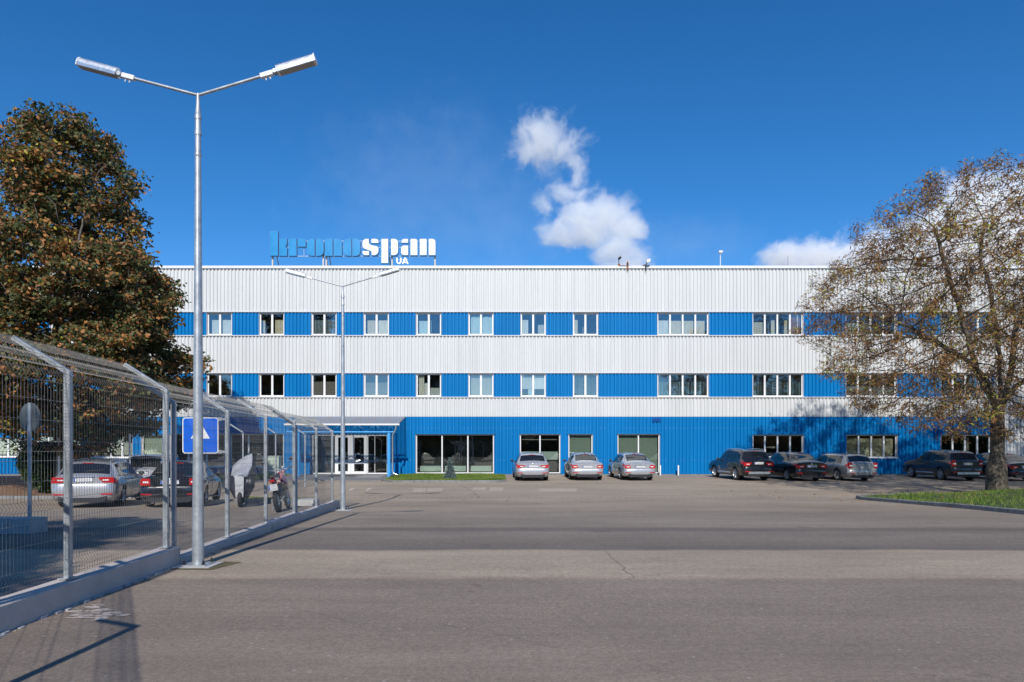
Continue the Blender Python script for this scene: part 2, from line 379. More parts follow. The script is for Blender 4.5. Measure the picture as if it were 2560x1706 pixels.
# island and strips inside the fenced car park
B3 = [(-9.6, 23.6), (-7.6, 23.6), (-7.2, 25.2), (-9.6, 25.2)]
gr, _ = bed(B3, .12, lambda x, y, d: 0, 5000, .10); tag(gr, 'small grass island behind the motorcycles', 'grass', kind='stuff')
kerb([(-9.6, 23.6), (-7.6, 23.6), (-7.2, 25.2)], 'grey kerb of the small island behind the motorcycles', hgt=.16)
B4 = [(-19.5, 36.5), (-13.8, 36.5), (-13.6, 42.3), (-19.5, 42.3)]
gr, _ = bed(B4, .1, lambda x, y, d: 0, 9000, .09); tag(gr, 'grass strip by the wall left of the entrance canopy', 'grass', kind='stuff')
kerb([(-19.5, 36.5), (-13.8, 36.5)], 'kerb of the grass strip left of the entrance canopy')
B5 = [(-45, 27.0), (-17.7, 27.0), (-17.2, 29.5), (-16.5, 40), (-45, 40)]
_, hz5 = bed(B5, .1, lambda x, y, d: .1*min(1, d/4), 0, .1, .6, M_litter, 'leaf_litter_bed')
kerb([(-34, 27.0), (-17.7, 27.0), (-17.2, 29.5), (-16.5, 40)], 'light kerb along the leaf strewn tree bed in the car park', hgt=.13)
# entrance pavement
M_pave = mat('paving', (.17, .165, .165), .8, 0, (3, .2))
m_ = MB(); m_.add([(-13.3, 36.6, g(36.6)-.1), (-7.0, 36.6, g(36.6)-.1), (-7.0, 42.35, .0), (-13.3, 42.35, .0), (-13.3, 36.6, g(36.6)+.05), (-7.0, 36.6, g(36.6)+.05), (-7.0, 42.35, .15), (-13.3, 42.35, .15)],
    [(0, 3, 2, 1), (4, 5, 6, 7), (0, 1, 5, 4), (1, 2, 6, 5), (2, 3, 7, 6), (3, 0, 4, 7)]); tag(m_.build('entrance_pavement', M_pave), kind='structure')
def pv(y): return np.interp(y, [36.6, 42.35], [g(36.6)+.05, .15])
for (a, b_, y0, y1, c) in ((-10.9, -9.4, 40.0, 41.6, (.05, .05, .05)), (-8.9, -7.6, 38.6, 41.4, (.27, .26, .25))):
    m_ = MB(); m_.add([(a, y0, pv(y0)+.006), (b_, y0, pv(y0)+.006), (b_, y1, pv(y1)+.006), (a, y1, pv(y1)+.006), (a, y0, pv(y0)-.01), (b_, y0, pv(y0)-.01), (b_, y1, pv(y1)-.01), (a, y1, pv(y1)-.01)],
        [(0, 1, 2, 3), (7, 6, 5, 4), (0, 4, 5, 1), (1, 5, 6, 2), (2, 6, 7, 3), (3, 7, 4, 0)])
    o = m_.build('door_mat', mat('mat%d' % int(c[0]*100), c, .9, 0, (20, .3)))
    tag(o, 'dark mat on the pavement at the white entrance doors' if c[0] < .1 else 'pale grey slab set in the pavement beside the canopy post', 'door mat' if c[0] < .1 else 'slab')

# ------------------------------------------------------------------ building
bld = thing('office_building', 'long three storey building clad in white and blue ribbed metal', 'building', (0, DF, 0))
PITCH = .2241
def ribbed(x0, x1, z0, z1, name, material, y=DF):
    """trapezoid sheet, ribs locked to a common grid, closed at the ends"""
    pr = []; k0 = math.floor(x0/PITCH)-1; k1 = math.ceil(x1/PITCH)+1
    for k in range(k0, k1):
        b_ = k*PITCH
        pr += [(b_, 0), (b_+.034, .068), (b_+.088, .068), (b_+.122, 0)]
    pr = [(x, d) for x, d in pr]
    # clip
    out = [(x0, float(np.interp(x0, [p[0] for p in pr], [p[1] for p in pr])))]+[p for p in pr if x0 < p[0] < x1]+[(x1, float(np.interp(x1, [p[0] for p in pr], [p[1] for p in pr])))]
    m_ = MB(); n = len(out)
    vs = [(x, y+d, z) for z in (z0, z1) for x, d in out]+[(x0, y+.12, z0), (x1, y+.12, z0), (x0, y+.12, z1), (x1, y+.12, z1)]
    fs = [(i, i+1, n+i+1, n+i) for i in range(n-1)]
    fs += [tuple(range(n-1, -1, -1))+(2*n, 2*n+1), tuple(range(n, 2*n))+(2*n+3, 2*n+2), (0, n, 2*n+2, 2*n), (n-1, 2*n+1, 2*n+3, 2*n-1), (2*n, 2*n+2, 2*n+3, 2*n+1)]
    m_.add(vs, fs); return m_.build(name, material, bld, world=True, fix=True)
XL, XR = -52.0, 62.0; XB = wx(2486)          # blue ends at XB, the rest is white to the ground
Z = dict(cap=wz(665), a=wz(781), b=wz(838.5), c=wz(933.5), d=wz(992.5), e=wz(1042), base=.16)
ribbed(XL, XR, Z['a']+.07, Z['cap']-.15, 'white_cladding', M_white)
ribbed(XL, XR, Z['c']+.05, Z['b']-.06, 'white_cladding', M_white)
ribbed(XL, XR, Z['e'], Z['d']-.06, 'white_cladding', M_white)
ribbed(XB, XR, Z['base'], Z['e']-.004, 'white_cladding', M_white)
ribbed(XB, XR, Z['d']-.055, Z['c']+.045, 'white_cladding', M_white)
ribbed(XB, XR, Z['b']-.055, Z['a']+.065, 'white_cladding', M_white)
m_ = MB(); m_.box(XL, XR, DF-.05, DF+.4, Z['cap']-.15, Z['cap']); m_.box(XL, XR, DF-.075, DF-.05, Z['cap']-.17, Z['cap']-.05)
m_.build('parapet_cap', M_cap, bld, world=True)
for zz, h in ((Z['a'], .065), (Z['b']-.055, .055), (Z['c']-.005, .05), (Z['d']-.055, .055)):
    m_ = MB(); m_.box(XL, XB-.002, DF-.045, DF+.12, zz, zz+h); m_.build('flashing_strip', M_flash, bld, world=True)
# core behind the skin, plinth
m_ = MB(); m_.box(XL, XR, DF+2.2, DF+16, -.3, Z['cap']-.3); m_.build('roof_slab', mat('inner_block', (.25, .25, .25), .9), bld, world=True)
m_ = MB(); m_.box(XL, XR, DF+.02, DF+.22, -.2, Z['base']-.003); m_.build('plinth', M_kerb, bld, world=True)
M_core = mat('inner_wall', (.30, .30, .30), .9, 0, (1, .1))

CURT = {}
def curtain_mat(c):
    k = 'curtain_%d_%d_%d' % tuple(int(v*100) for v in c)
    return mat(k, c, .85, 0, (4, .10), stretch=(6, 1, .4))
def window(x0, x1, y0, y1, n, items=(), sill=True, gl=None, splits=None, bar=.07, room=None, y=DF, depth=.13, frame_mat=None):
    """one window in photo pixels on the facade; items: (kind, fx0, fx1, fz0, fz1, colour) fractions of the opening"""
    X0, X1, Z1, Z0 = wx(x0), wx(x1), wz(y0), wz(y1); yf = y+depth
    fm = MB(); e = bar
    fm.box(X0, X0+e, yf, yf+.06, Z0, Z1); fm.box(X1-e, X1, yf, yf+.06, Z0, Z1)
    fm.box(X0+e, X1-e, yf, yf+.06, Z1-e*.9, Z1); fm.box(X0+e, X1-e, yf, yf+.06, Z0, Z0+e*1.3)
    sp = splits or [i/n for i in range(1, n)]
    for s_ in sp:
        xm = X0+(X1-X0)*s_; fm.box(xm-e*.85, xm+e*.85, yf-.006, yf+.06, Z0+e*1.3, Z1-e*.9)
    if sill: fm.box(X0-.02, X1+.02, y-.06, yf-.001, Z0-.035, Z0+.004)
    win = fm.build('window', frame_mat or M_frame, bld, world=True)
    p = MB(); p.box(X0+e, X1-e, yf+.03, yf+.036, Z0+e*1.3, Z1-e*.9)
    def sub(m_, nm, mt, sm=None):
        o = MB(); o.v = m_.v; o.f = m_.f; ob = o.build(nm, mt, None, smooth=sm); ob.parent = win
        ob.data.transform(Matrix.Translation((0, -DF, 0))); return ob
    sub(p, 'pane', gl or M_glass)
    r = MB(); r.box(X0-.03, X0-.001, y+.02, yf+.1, Z0, Z1); r.box(X1+.001, X1+.03, y+.02, yf+.1, Z0, Z1); r.box(X0-.03, X1+.03, y+.02, yf+.1, Z1+.001, Z1+.03)
    sub(r, 'reveal', M_reveal)
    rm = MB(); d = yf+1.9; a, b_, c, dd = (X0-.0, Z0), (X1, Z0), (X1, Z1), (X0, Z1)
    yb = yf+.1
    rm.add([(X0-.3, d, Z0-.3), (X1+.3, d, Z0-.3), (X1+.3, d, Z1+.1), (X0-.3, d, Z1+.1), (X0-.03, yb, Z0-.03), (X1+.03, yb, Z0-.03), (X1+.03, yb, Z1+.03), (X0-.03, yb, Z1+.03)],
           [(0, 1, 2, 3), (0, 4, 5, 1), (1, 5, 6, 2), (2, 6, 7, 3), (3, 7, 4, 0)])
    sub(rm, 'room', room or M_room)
    for it in items:
        kind, fa, fb, za, zb, c = it; a = X0+(X1-X0)*fa; b_ = X0+(X1-X0)*fb; q0 = Z0+(Z1-Z0)*za; q1 = Z0+(Z1-Z0)*zb
        q = MB(); yc = yf+.16+random.uniform(0, .03)
        if kind == 'curtain':
            nn = max(6, int((b_-a)/.02)); ph = random.uniform(0, 6)
            vs = []
            for i in range(nn+1):
                xx = a+(b_-a)*i/nn; dy = .022*math.sin(xx*38+ph)+.012*math.sin(xx*17+ph*2)
                vs += [(xx, yc+dy, q0), (xx, yc+dy*.8, q1)]
            q.add(vs, [(2*i, 2*i+2, 2*i+3, 2*i+1) for i in range(nn)]); sub(q, 'curtain', curtain_mat(c), 70)
        elif kind == 'slats':
            xx = a+.03
            while xx < b_:
                an = random.gauss(.95, .1); dx, dy = .045*math.cos(an), .045*math.sin(an)
                q.add([(xx-dx, yc-dy, q0), (xx+dx, yc+dy, q0), (xx+dx, yc+dy, q1), (xx-dx, yc-dy, q1)], [(0, 1, 2, 3)]); xx += .095
            sub(q, 'blind', curtain_mat(c))
        elif kind == 'blind':          # horizontal slat blind
            zz = q0
            while zz < q1:
                q.add([(a, yc-.012, zz), (b_, yc-.012, zz), (b_, yc+.012, zz+.037), (a, yc+.012, zz+.037)], [(0, 1, 2, 3)]); zz += .045
            sub(q, 'blind', curtain_mat(c))
        elif kind == 'film':
            q.box(a, b_, yf+.038, yf+.042, q0, q1); sub(q, 'window_film', curtain_mat(c))
        elif kind == 'flat':
            q.box(a, b_, yc, yc+.02, q0, q1); sub(q, 'blind', curtain_mat(c))
        elif kind == 'sash':           # casement swung inwards
            q.box(a, a+.05, yf+.06, yf+.6, q0, q1); sub(q, 'open_sash', M_frame)
    return win
CR = (.62, .56, .42); WH = (.66, .68, .66); GB = (.30, .38, .42); LB = (.50, .64, .68); TE = (.33, .48, .50); GR = (.48, .50, .48); BRN = (.17, .15, .14)
top_items = {
 -3: [('curtain', .06, .95, 0, .7, GR)], -2: [('curtain', .06, .4, 0, .9, CR)], -1: [('curtain', .06, .95, 0, .6, WH)],
 0: [('curtain', .13, .47, 0, .72, WH), ('curtain', .56, .97, 0, .72, WH)],
 1: [('curtain', .08, .17, 0, .7, CR), ('curtain', .40, .48, 0, .7, CR), ('curtain', .58, .97, 0, .72, CR)],
 2: [('slats', .07, .48, 0, .72, GB), ('slats', .55, .97, 0, .72, GB)],
 3: [('curtain', .1, .47, 0, .7, CR), ('curtain', .55, .97, 0, .7, (.72, .68, .56))],
 4: [('curtain', .08, .46, 0, .68, LB), ('slats', .56, .62, 0, .7, LB)],
 5: [('curtain', .08, .47, 0, .92, LB), ('curtain', .55, .95, 0, .9, LB)],
 6: [('curtain', .06, .3, 0, .72, WH), ('curtain', .7, .95, 0, .5, GR)],
 7: [('curtain', .05, .2, 0, .72, CR), ('curtain', .38, .47, 0, .4, BRN)]}
low_items = {
 -3: [], -2: [('curtain', .05, .5, 0, .9, GR)], -1: [],
 0: [('curtain', .9, .97, 0, .62, LB)], 1: [('curtain', .92, .98, 0, .6, LB)],
 2: [('film', .06, .47, .03, .66, BRN), ('film', .54, .95, .03, .66, BRN)],
 3: [('film', .06, .47, .03, .62, (.16, .16, .16)), ('film', .54, .95, .03, .62, (.16, .16, .16))],
 4: [('curtain', .08, .3, 0, .95, (.6, .58, .5)), ('curtain', .3, .47, 0, .6, WH), ('curtain', .55, .95, 0, .4, GR)],
 5: [('curtain', .08, .95, 0, .95, (.42, .42, .38))],
 6: [('flat', .06, .47, .35, .92, GR), ('flat', .54, .95, .35, .92, WH), ('curtain', .3, .47, 0, .4, LB)],
 7: [('slats', .07, .48, 0, .95, GB), ('slats', .55, .97, 0, .95, GB)]}
cuts_top = []; cuts_low = []
for k in range(-8, 8):
    if k == -1: continue
    x0 = 517+130.9*k; x1 = x0+61.5
    cuts_top.append((x0, x1)); cuts_low.append((x0, x1))
    window(x0, x1, 782.5, 838, 2, top_items.get(k, [])); window(x0, x1, 934.5, 992, 2, low_items.get(k, []))
big = [(1644.5, 1771.5), (1882.5, 2008.5), (2116, 2242), (2354, 2480)]
bi_top = [[('curtain', .03, .23, 0, .7, WH), ('curtain', .27, .48, 0, .68, CR), ('curtain', .52, .73, 0, .68, CR), ('curtain', .77, .95, 0, .68, (.62, .58, .48))],
          [('curtain', .04, .23, 0, .62, GR), ('curtain', .4, .47, 0, .7, WH), ('slats', .28, .4, 0, .65, GB), ('curtain', .66, .72, 0, .7, CR), ('sash', .9, .92, .02, .95, WH), ('flat', .77, .98, 0, .98, (.22, .11, .07))],
          [('film', .03, .23, .03, .55, GR), ('film', .27, .48, .03, .55, (.2, .2, .2))], [('curtain', .03, .5, 0, .8, GR)]]
bi_low = [[('slats', .02, .97, 0, .66, TE)], [('slats', .02, .97, 0, .66, TE)], [('film', .03, .97, .03, .45, (.22, .23, .22))], [('slats', .1, .9, 0, .6, TE)]]
for i, (x0, x1) in enumerate(big):
    cuts_top.append((x0, x1)); cuts_low.append((x0, x1))
    window(x0, x1, 782.5, 838, 4, bi_top[i], bar=.06); window(x0, x1, 934.5, 992, 4, bi_low[i], bar=.06)
def band(cuts, z0, z1):
    xs_ = [XL]+[v for c in sorted(cuts) for v in (wx(c[0])-.03, wx(c[1])+.03)]+[XB]
    for i in range(0, len(xs_), 2): ribbed(xs_[i], xs_[i+1], z0, z1, 'blue_cladding', M_blue)
band(cuts_top, Z['b'], Z['a']-.002); band(cuts_low, Z['d'], Z['c']-.007)
# ground floor openings
GN = (.44, .50, .42)
gwin = [  # x0, x1, y0, y1, panes, items, splits
 (1040, 1234, 1087, 1184, 3, [], None, True), (1300.5, 1400, 1086.5, 1184, 2, [('flat', .02, .95, .35, .56, (.46, .52, .48)), ('flat', .05, .93, .86, .88, (.3, .3, .3))], None, True),
 (1422, 1481, 1086.5, 1184, 1, [('blind', .02, .95, 0, .98, (.36, .42, .36))], None, True), (1545, 1649, 1086.5, 1184, 2, [('blind', .02, .97, 0, .98, (.36, .42, .36))], None, True),
 (1883, 2009, 1088, 1144, 4, [('flat', .27, .47, .42, .49, (.6, .58, .46))], None, False), (2118, 2244, 1088, 1145, 4, [('flat', .04, .24, .1, .85, (.3, .3, .22)), ('blind', .27, .96, .0, .85, (.74, .70, .50))], None, False),
 (2354, 2478, 1088, 1144, 4, [('flat', .5, .62, .1, .9, (.4, .36, .3))], None, False),
 (423, 560, 1086, 1168, 3, [], None, False), (575, 708, 1086, 1168, 3, [('flat', .1, .3, .1, .4, GN)], None, False),
 (353, 405, 1088, 1145, 1, [('curtain', .05, .95, .1, .95, GN)], None, False), (220, 330, 1088, 1145, 4, [], None, False), (90, 200, 1088, 1145, 4, [], None, False), (-40, 72, 1095, 1143, 4, [('curtain', .05, .95, .1, .95, GR)], None, False),
 (-300, -180, 1088, 1145, 4, [], None, False)]
for (x0, x1, y0, y1, n, items, sp, shop) in gwin:
    window(x0, x1, y0, y1, n, items, sill=not shop, gl=M_shopglass if shop else M_glass, splits=sp, bar=.045 if shop else .055)
    m_ = MB(); m_.box(wx(x0)-.12, wx(x1)+.12, DF-.03, DF+.02, wz(y0)+.031, wz(y0)+.085); m_.build('lintel_trim', M_blue, bld, world=True)
ENT = (779.5, 968.0); zE = wz(1087)
cols = sorted([(x0, x1, y0, y1) for (x0, x1, y0, y1, *_r) in gwin]+[(ENT[0], ENT[1], 1087, 1186)])
prev = XL
for (x0, x1, y0, y1) in cols:
    a, b_ = wx(x0)-.03, wx(x1)+.03
    ribbed(prev, a, Z['base'], Z['e']-.006, 'blue_cladding', M_blue)
    ribbed(a, b_, wz(y0)+.031, Z['e']-.006, 'blue_cladding', M_blue)
    if wz(y1) > Z['base']+.1: ribbed(a, b_, Z['base'], wz(y1)-.035, 'blue_cladding', M_blue)
    prev = b_
ribbed(prev, XB-.002, Z['base'], Z['e']-.006, 'blue_cladding', M_blue)
# screw heads in two rows on the ground floor sheets
m_ = MB(); occ = [(wx(a)-.1, wx(b_)+.1, wz(d_), wz(c_)) for (a, b_, c_, d_) in cols]
for zz in (wz(1071), wz(1151)):
    for k in range(int(-30/PITCH), int(XB/PITCH)):
        x = k*PITCH+.17+random.uniform(-.01, .01); z = zz+random.uniform(-.02, .02)
        if x > XB-.1 or any(a < x < b_ and c_-.1 < z < d_ for a, b_, c_, d_ in occ) or random.random() < .12: continue
        m_.box(x-.013, x+.013, DF-.006, DF-.001, z-.016, z+.016)
o = m_.build('fixing', mat('screw_head', (.35, .45, .55), .3, .4), bld, world=True); o['kind'] = 'stuff'
# small blue flashing lines and louvre
m_ = MB(); xa, xb_ = wx(1630), wx(1652); za, zb_ = wz(1055), wz(1043.5)
m_.box(xa, xb_, DF-.05, DF-.01, zb_-.03, zb_)
for i in range(3): m_.add([(xa, DF-.06, za+.07*i+.02), (xb_, DF-.06, za+.07*i+.02), (xb_, DF-.012, za+.07*i+.07), (xa, DF-.012, za+.07*i+.07)], [(0, 1, 2, 3)])
m_.build('air_vent', mat('vent_blue', (.004, .10, .36), .5), bld, world=True)
# radiators behind the shop window
for (x0, x1) in ((1048, 1101), (1111, 1164), (1176, 1228)):
    m_ = MB(); m_.box(wx(x0), wx(x1), DF+.4, DF+.5, wz(1179.5), wz(1165.5))
    o = m_.build('radiator', mat('radiator_white', (.62, .72, .64), .5, 0, (5, .05))); tag(o, {1048: 'first white radiator from the left low behind the three pane shop window', 1111: 'middle white radiator behind the three pane shop window, by the little spruce', 1176: 'right white radiator low behind the three pane shop window'}[x0], 'radiator', 'radiators behind the shop window')
# entrance doors
yd = DF+.12
ent = MB(); X0, X1 = wx(ENT[0]), wx(ENT[1]); zb = .17
for xx in (X0, wx(916.8)): ent.box(xx, xx+.06, yd, yd+.07, zb, zE)
ent.box(X1-.05, X1, yd, yd+.07, zb, zE); ent.box(X0+.06, X1-.05, yd, yd+.07, zE-.07, zE)
ent.box(X0+.06, wx(835), yd, yd+.07, zb, zb+.07); ent.box(wx(918.5), X1-.05, yd, yd+.07, zb, zb+.07); ent.box(wx(935.5), wx(936.5), yd, yd+.05, zb+.07, zE-.07)
entf = ent.build('entrance_frame', M_frame, bld, world=True)
def subw(m_, nm, mt, par, sm=None):
    o = m_.build(nm, mt, None, smooth=sm); o.data.transform(Matrix.Translation((0, -DF, 0))); o.parent = par; return o
m_ = MB(); m_.box(X0+.06, wx(835), yd+.03, yd+.04, zb+.07, zE-.07); subw(m_, 'pane', M_shopglass, entf)
m_ = MB(); m_.box(wx(918.4), X1-.05, yd+.03, yd+.04, zb+.07, zE-.07); subw(m_, 'pane', M_shopglass, entf)
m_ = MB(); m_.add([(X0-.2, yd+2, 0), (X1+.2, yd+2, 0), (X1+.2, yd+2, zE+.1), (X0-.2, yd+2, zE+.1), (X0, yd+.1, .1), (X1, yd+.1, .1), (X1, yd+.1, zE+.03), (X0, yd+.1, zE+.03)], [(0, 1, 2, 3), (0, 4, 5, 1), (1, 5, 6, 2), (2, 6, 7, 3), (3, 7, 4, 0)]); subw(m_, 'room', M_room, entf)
for (a, b_, hx) in ((836.0, 875.8, 868), (876.2, 916.0, 884)):
    A, B = wx(a), wx(b_); wf = wx(845.5)-wx(836); zt = zE-.075; m_ = MB(); zm = wz(1158); e = .13
    m_.box(A, A+wf*.85, yd-.01, yd+.05, zb, zt); m_.box(B-wf*.75, B, yd-.01, yd+.05, zb, zt)
    m_.box(A+wf*.85, B-wf*.75, yd-.01, yd+.05, zt-.1, zt); m_.box(A+wf*.85, B-wf*.75, yd-.01, yd+.05, zb, zb+.16); m_.box(A+wf*.85, B-wf*.75, yd-.01, yd+.05, zm-.05, zm+.05)
    d = m_.build('door', M_frame, bld, world=True)
    q = MB(); q.box(A+wf*.85, B-wf*.75, yd+.02, yd+.03, zb+.16, zm-.05); q.box(A+wf*.85, B-wf*.75, yd+.02, yd+.03, zm+.05, zt-.1); subw(q, 'pane', M_shopglass, d)
    q = MB(); hX = wx(hx); s_ = 1 if hx < 876 else -1
    q.tube([(hX, yd-.01, wz(1145)), (hX, yd-.06, wz(1145)), (hX+.12*s_*-1, yd-.075, wz(1142)), (hX+.12*s_*-1, yd-.075, wz(1135)), (hX, yd-.06, wz(1131.5)), (hX, yd-.01, wz(1131.5))], .014, 8); subw(q, 'handle', M_chrome, d, 40)
# small closed box beside entrance (pale cabinet) and bollards
t = MB(); t.box(wx(664), wx(704), DF-.55, DF-.05, .15, 1.25); t.box(wx(662), wx(706), DF-.58, DF-.03, 1.252, 1.30)
for i in range(5): t.box(wx(670), wx(684), DF-.556, DF-.551, .45+i*.12, .51+i*.12)
tag(t.build('vent_cabinet', mat('pale_green_metal', (.50, .58, .48), .5, 0, (3, .1))), 'pale green metal cabinet against the wall behind the red motorcycle', 'cabinet')
def bollard(x, lab):
    X = PX(x, 42.0); t = thing('bollard', lab, 'bollard', (X, 42.0, g(42)), group='white bollards at the foot of the blue wall')
    m_ = MB(); m_.lathe([(.0, .0), (.045, .0), (.045, .60), (.03, .635), (0, .64)], 12); m_.build('post', M_frame, t, smooth=40)
    m_ = MB(); m_.lathe([(.0, .0), (.075, .0), (.075, .02), (0.046, .022)], 12); m_.build('base_plate', M_galv, t, smooth=40)
bollard(1650.8, 'white bollard right beside the third silver car and shuttered window'); bollard(1696, 'white bollard standing alone before the plain blue wall')

# canopy over the entrance
CY = 40.0; cn = thing('entrance_canopy', 'light blue tubular canopy with translucent panels over the entrance doors', 'canopy', (-9.9, CY, g(CY)))
xl, xr = -13.2, -6.62; zfront = PZ(1060.5, CY-.35); ztop = wz(1041.5)
def poly_mat():
    m = bpy.data.materials.new('polycarbonate'); m.use_nodes = True; N = m.node_tree.nodes; L = m.node_tree.links; N.remove(N['Principled BSDF'])
    a = N.new('ShaderNodeBsdfTransparent'); a.inputs[0].default_value = (.80, .79, .78, 1); d = N.new('ShaderNodeBsdfDiffuse'); d.inputs[0].default_value = (.55, .52, .49, 1)
    x = N.new('ShaderNodeMixShader'); x.inputs[0].default_value = .42; L.new(a.outputs[0], x.inputs[1]); L.new(d.outputs[0], x.inputs[2]); L.new(x.outputs[0], N['Material Output'].inputs[0]); return m
M_poly = poly_mat()
for x in (PX(972, CY), PX(745, CY)):
    m_ = MB(); m_.tube([(x, CY, g(CY)+.02), (x, CY, PZ(1087, CY))], .105, 16); m_.tube([(x, CY, PZ(1087, CY)), (x, CY, PZ(1083, CY))], [.105, .05], 16); m_.build('post', M_lightblue, cn, smooth=40, world=True)
zc = PZ(1080.5, CY); zu = PZ(1063, CY)
m_ = MB(); m_.tube([(xl, CY, zc), (xr-.3, CY, zc)], .045, 10); m_.tube([(xl, CY, zu), (xr-.05, CY, zu)], .04, 10)
n = 6; L_ = (xr-.35-xl)/n
for i in range(n):
    m_.tube([(xl+i*L_, CY, zu), (xl+(i+.5)*L_, CY, zc)], .034, 8); m_.tube([(xl+(i+.5)*L_, CY, zc), (xl+(i+1)*L_, CY, zu)], .034, 8)
for x in (PX(972, CY), PX(745, CY), (xl+xr)/2): m_.tube([(x, CY, zc), (x, DF-.05, zc)], .035, 8)
m_.build('truss', M_lightblue, cn, smooth=50, world=True)
m_ = MB()
m_.add([(xl, CY-.35, zfront), (xr, CY-.35, zfront), (xr, DF-.06, ztop), (xl, DF-.06, ztop)], [(0, 1, 2, 3)])
m_.build('canopy_roof', M_poly, cn, world=True)
m_ = MB(); xs_ = np.linspace(xl, xr, 8)
for x in xs_: m_.tube([(x, CY-.36, zfront-.02), (x, DF-.06, ztop-.02)], .022, 6)
m_.build('rafter', mat('brown_rafter', (.22, .15, .12), .6, 0, (6, .2)), cn, smooth=50, world=True)
m_ = MB(); m_.prism([(CY-.48, zfront+.02), (CY-.48, zfront-.07), (CY-.44, zfront-.1), (CY-.38, zfront-.1), (CY-.36, zfront+.02)], xl, xr+.1, Matrix(((0, 1, 0, 0), (1, 0, 0, 0), (0, 0, 1, 0), (0, 0, 0, 1))))
m_.build('gutter', M_frame, cn, world=True)
xd = xr-.12; ydp = CY-.42
m_ = MB(); m_.tube([(xd, ydp, zfront-.08), (xd, ydp, zfront-.3), (xd-.2, ydp+.1, zfront-.62), (xd-.2, ydp+.1, .45), (xd-.14, ydp+.1, .3), (xd+.12, ydp+.05, .2)], .045, 10); m_.build('downpipe', M_alum, cn, smooth=50, world=True)

# ------------------------------------------------------------------ roof sign
YS = DF+.75
def sx(x): return PX(640+x/4.6125, YS)
def sz(y): return PZ(560+y/4.6125, YS)
sg = thing('roof_sign', 'huge stencil letter sign in blue and white standing on the roof edge', 'sign', (sx(1100), YS, Z['cap']))
M_sb = mat('sign_blue', (.001, .225, .50), .35, 0, (1.5, .10)); M_sw = mat('sign_white', (.9, .9, .9), .4, 0, (1, .02)); M_se = mat('sign_edge', (.05, .20, .42), .5)
M_post = mat('sign_post', (.55, .48, .42), .6, 0, (4, .15))
def rr(x0, y0, x1, y1, tl=0, tr=0, br=0, bl=0):
    P = []
    for (cx, cy, r, a0) in ((x0, y0, tl, 180), (x1, y0, tr, 270), (x1, y1, br, 0), (x0, y1, bl, 90)):
        if r <= 0: P.append((cx, cy)); continue
        ox = cx+r*(1 if cx == x0 else -1); oy = cy+r*(1 if cy == y0 else -1)
        for i in range(6):
            a = R(a0+90*i/5); P.append((ox+r*math.cos(a), oy+r*math.sin(a)))
    return P
def grow(P, d):
    n = len(P); A = sum(P[i][0]*P[(i+1) % n][1]-P[(i+1) % n][0]*P[i][1] for i in range(n)); s_ = 1 if A > 0 else -1; out = []
    for i in range(n):
        p, q, r = Vector(P[i-1]), Vector(P[i]), Vector(P[(i+1) % n]); e1 = (q-p).normalized(); e2 = (r-q).normalized()
        n1 = Vector((e1.y, -e1.x))*s_; n2 = Vector((e2.y, -e2.x))*s_; b_ = (n1+n2); b_ = b_.normalized()*d/max(.5, b_.normalized().dot(n1)); out.append((q.x+b_.x, q.y+b_.y))
    return out
def letter(name, polys, white):
    m_ = MB(); fr = MB()
    for P in polys:
        if white:
            G = grow(P, 8)
            m_.prism([(sx(a), sz(b_)) for a, b_ in G], YS-.04, YS+.14); fr.prism([(sx(a), sz(b_)) for a, b_ in P], YS-.055, YS-.042)
        else:
            m_.prism([(sx(a), sz(b_)) for a, b_ in P], YS-.03, YS+.14); fr.prism([(sx(a), sz(b_)) for a, b_ in grow(P, -4)], YS-.05, YS-.032)
    o = m_.build(name, M_se, sg, world=True); f = fr.build('letter_face', M_sw if white else M_sb, None)
    f.data.transform(Matrix.Translation((-sg.location.x, -sg.location.y, -sg.location.z))); f.parent = o
letter('letter', [rr(160, 85, 257, 372), [(268, 172), (360, 172), (360, 235), (342, 262), (362, 285), (360, 375), (268, 375)]], False)
letter('letter', [rr(377, 172, 470, 375), rr(482, 172, 577, 270, 0, 35, 0, 0)], False)
letter('letter', [rr(588, 172, 680, 375, 60, 0, 0, 60), rr(692, 172, 784, 375, 0, 60, 60, 0)], False)
letter('letter', [rr(793, 172, 886, 375), rr(898, 172, 992, 375, 0, 50, 0, 0)], False)
letter('letter', [rr(1008, 172, 1102, 375, 55, 0, 0, 55), rr(1112, 172, 1205, 375, 0, 55, 55, 0)], False)
letter('letter', [[(1300, 178), (1262, 178), (1238, 195), (1230, 225), (1232, 262), (1250, 285), (1330, 315), (1338, 330), (1338, 360), (1375, 360), (1400, 345), (1412, 315), (1410, 280), (1395, 264), (1330, 250), (1305, 235), (1300, 215)],
   rr(1335, 178, 1412, 220, 0, 30, 0, 0), rr(1232, 318, 1303, 360, 0, 0, 0, 28)], True)
letter('letter', [rr(1450, 178, 1523, 452), rr(1562, 178, 1636, 360, 0, 40, 40, 0)], True)
letter('letter', [rr(1680, 178, 1752, 218, 32, 0, 0, 0), rr(1677, 255, 1753, 360, 30, 0, 0, 30), rr(1785, 178, 1860, 360, 0, 25, 0, 0)], True)
letter('letter', [rr(1892, 178, 1966, 360), rr(1995, 178, 2068, 360, 0, 35, 0, 0)], True)
m_ = MB()
m_.prism([(sx(a), sz(b_)) for a, b_ in [(1618, 392), (1634, 392), (1634, 435), (1642, 449), (1656, 449), (1663, 435), (1663, 392), (1678, 392), (1678, 440), (1668, 458), (1650, 466), (1632, 460), (1620, 444)]], YS-.05, YS+.05)
m_.prism([(sx(a), sz(b_)) for a, b_ in [(1684, 465), (1712, 392), (1730, 392), (1760, 465), (1743, 465), (1722, 412), (1701, 465)]], YS-.05, YS+.05)
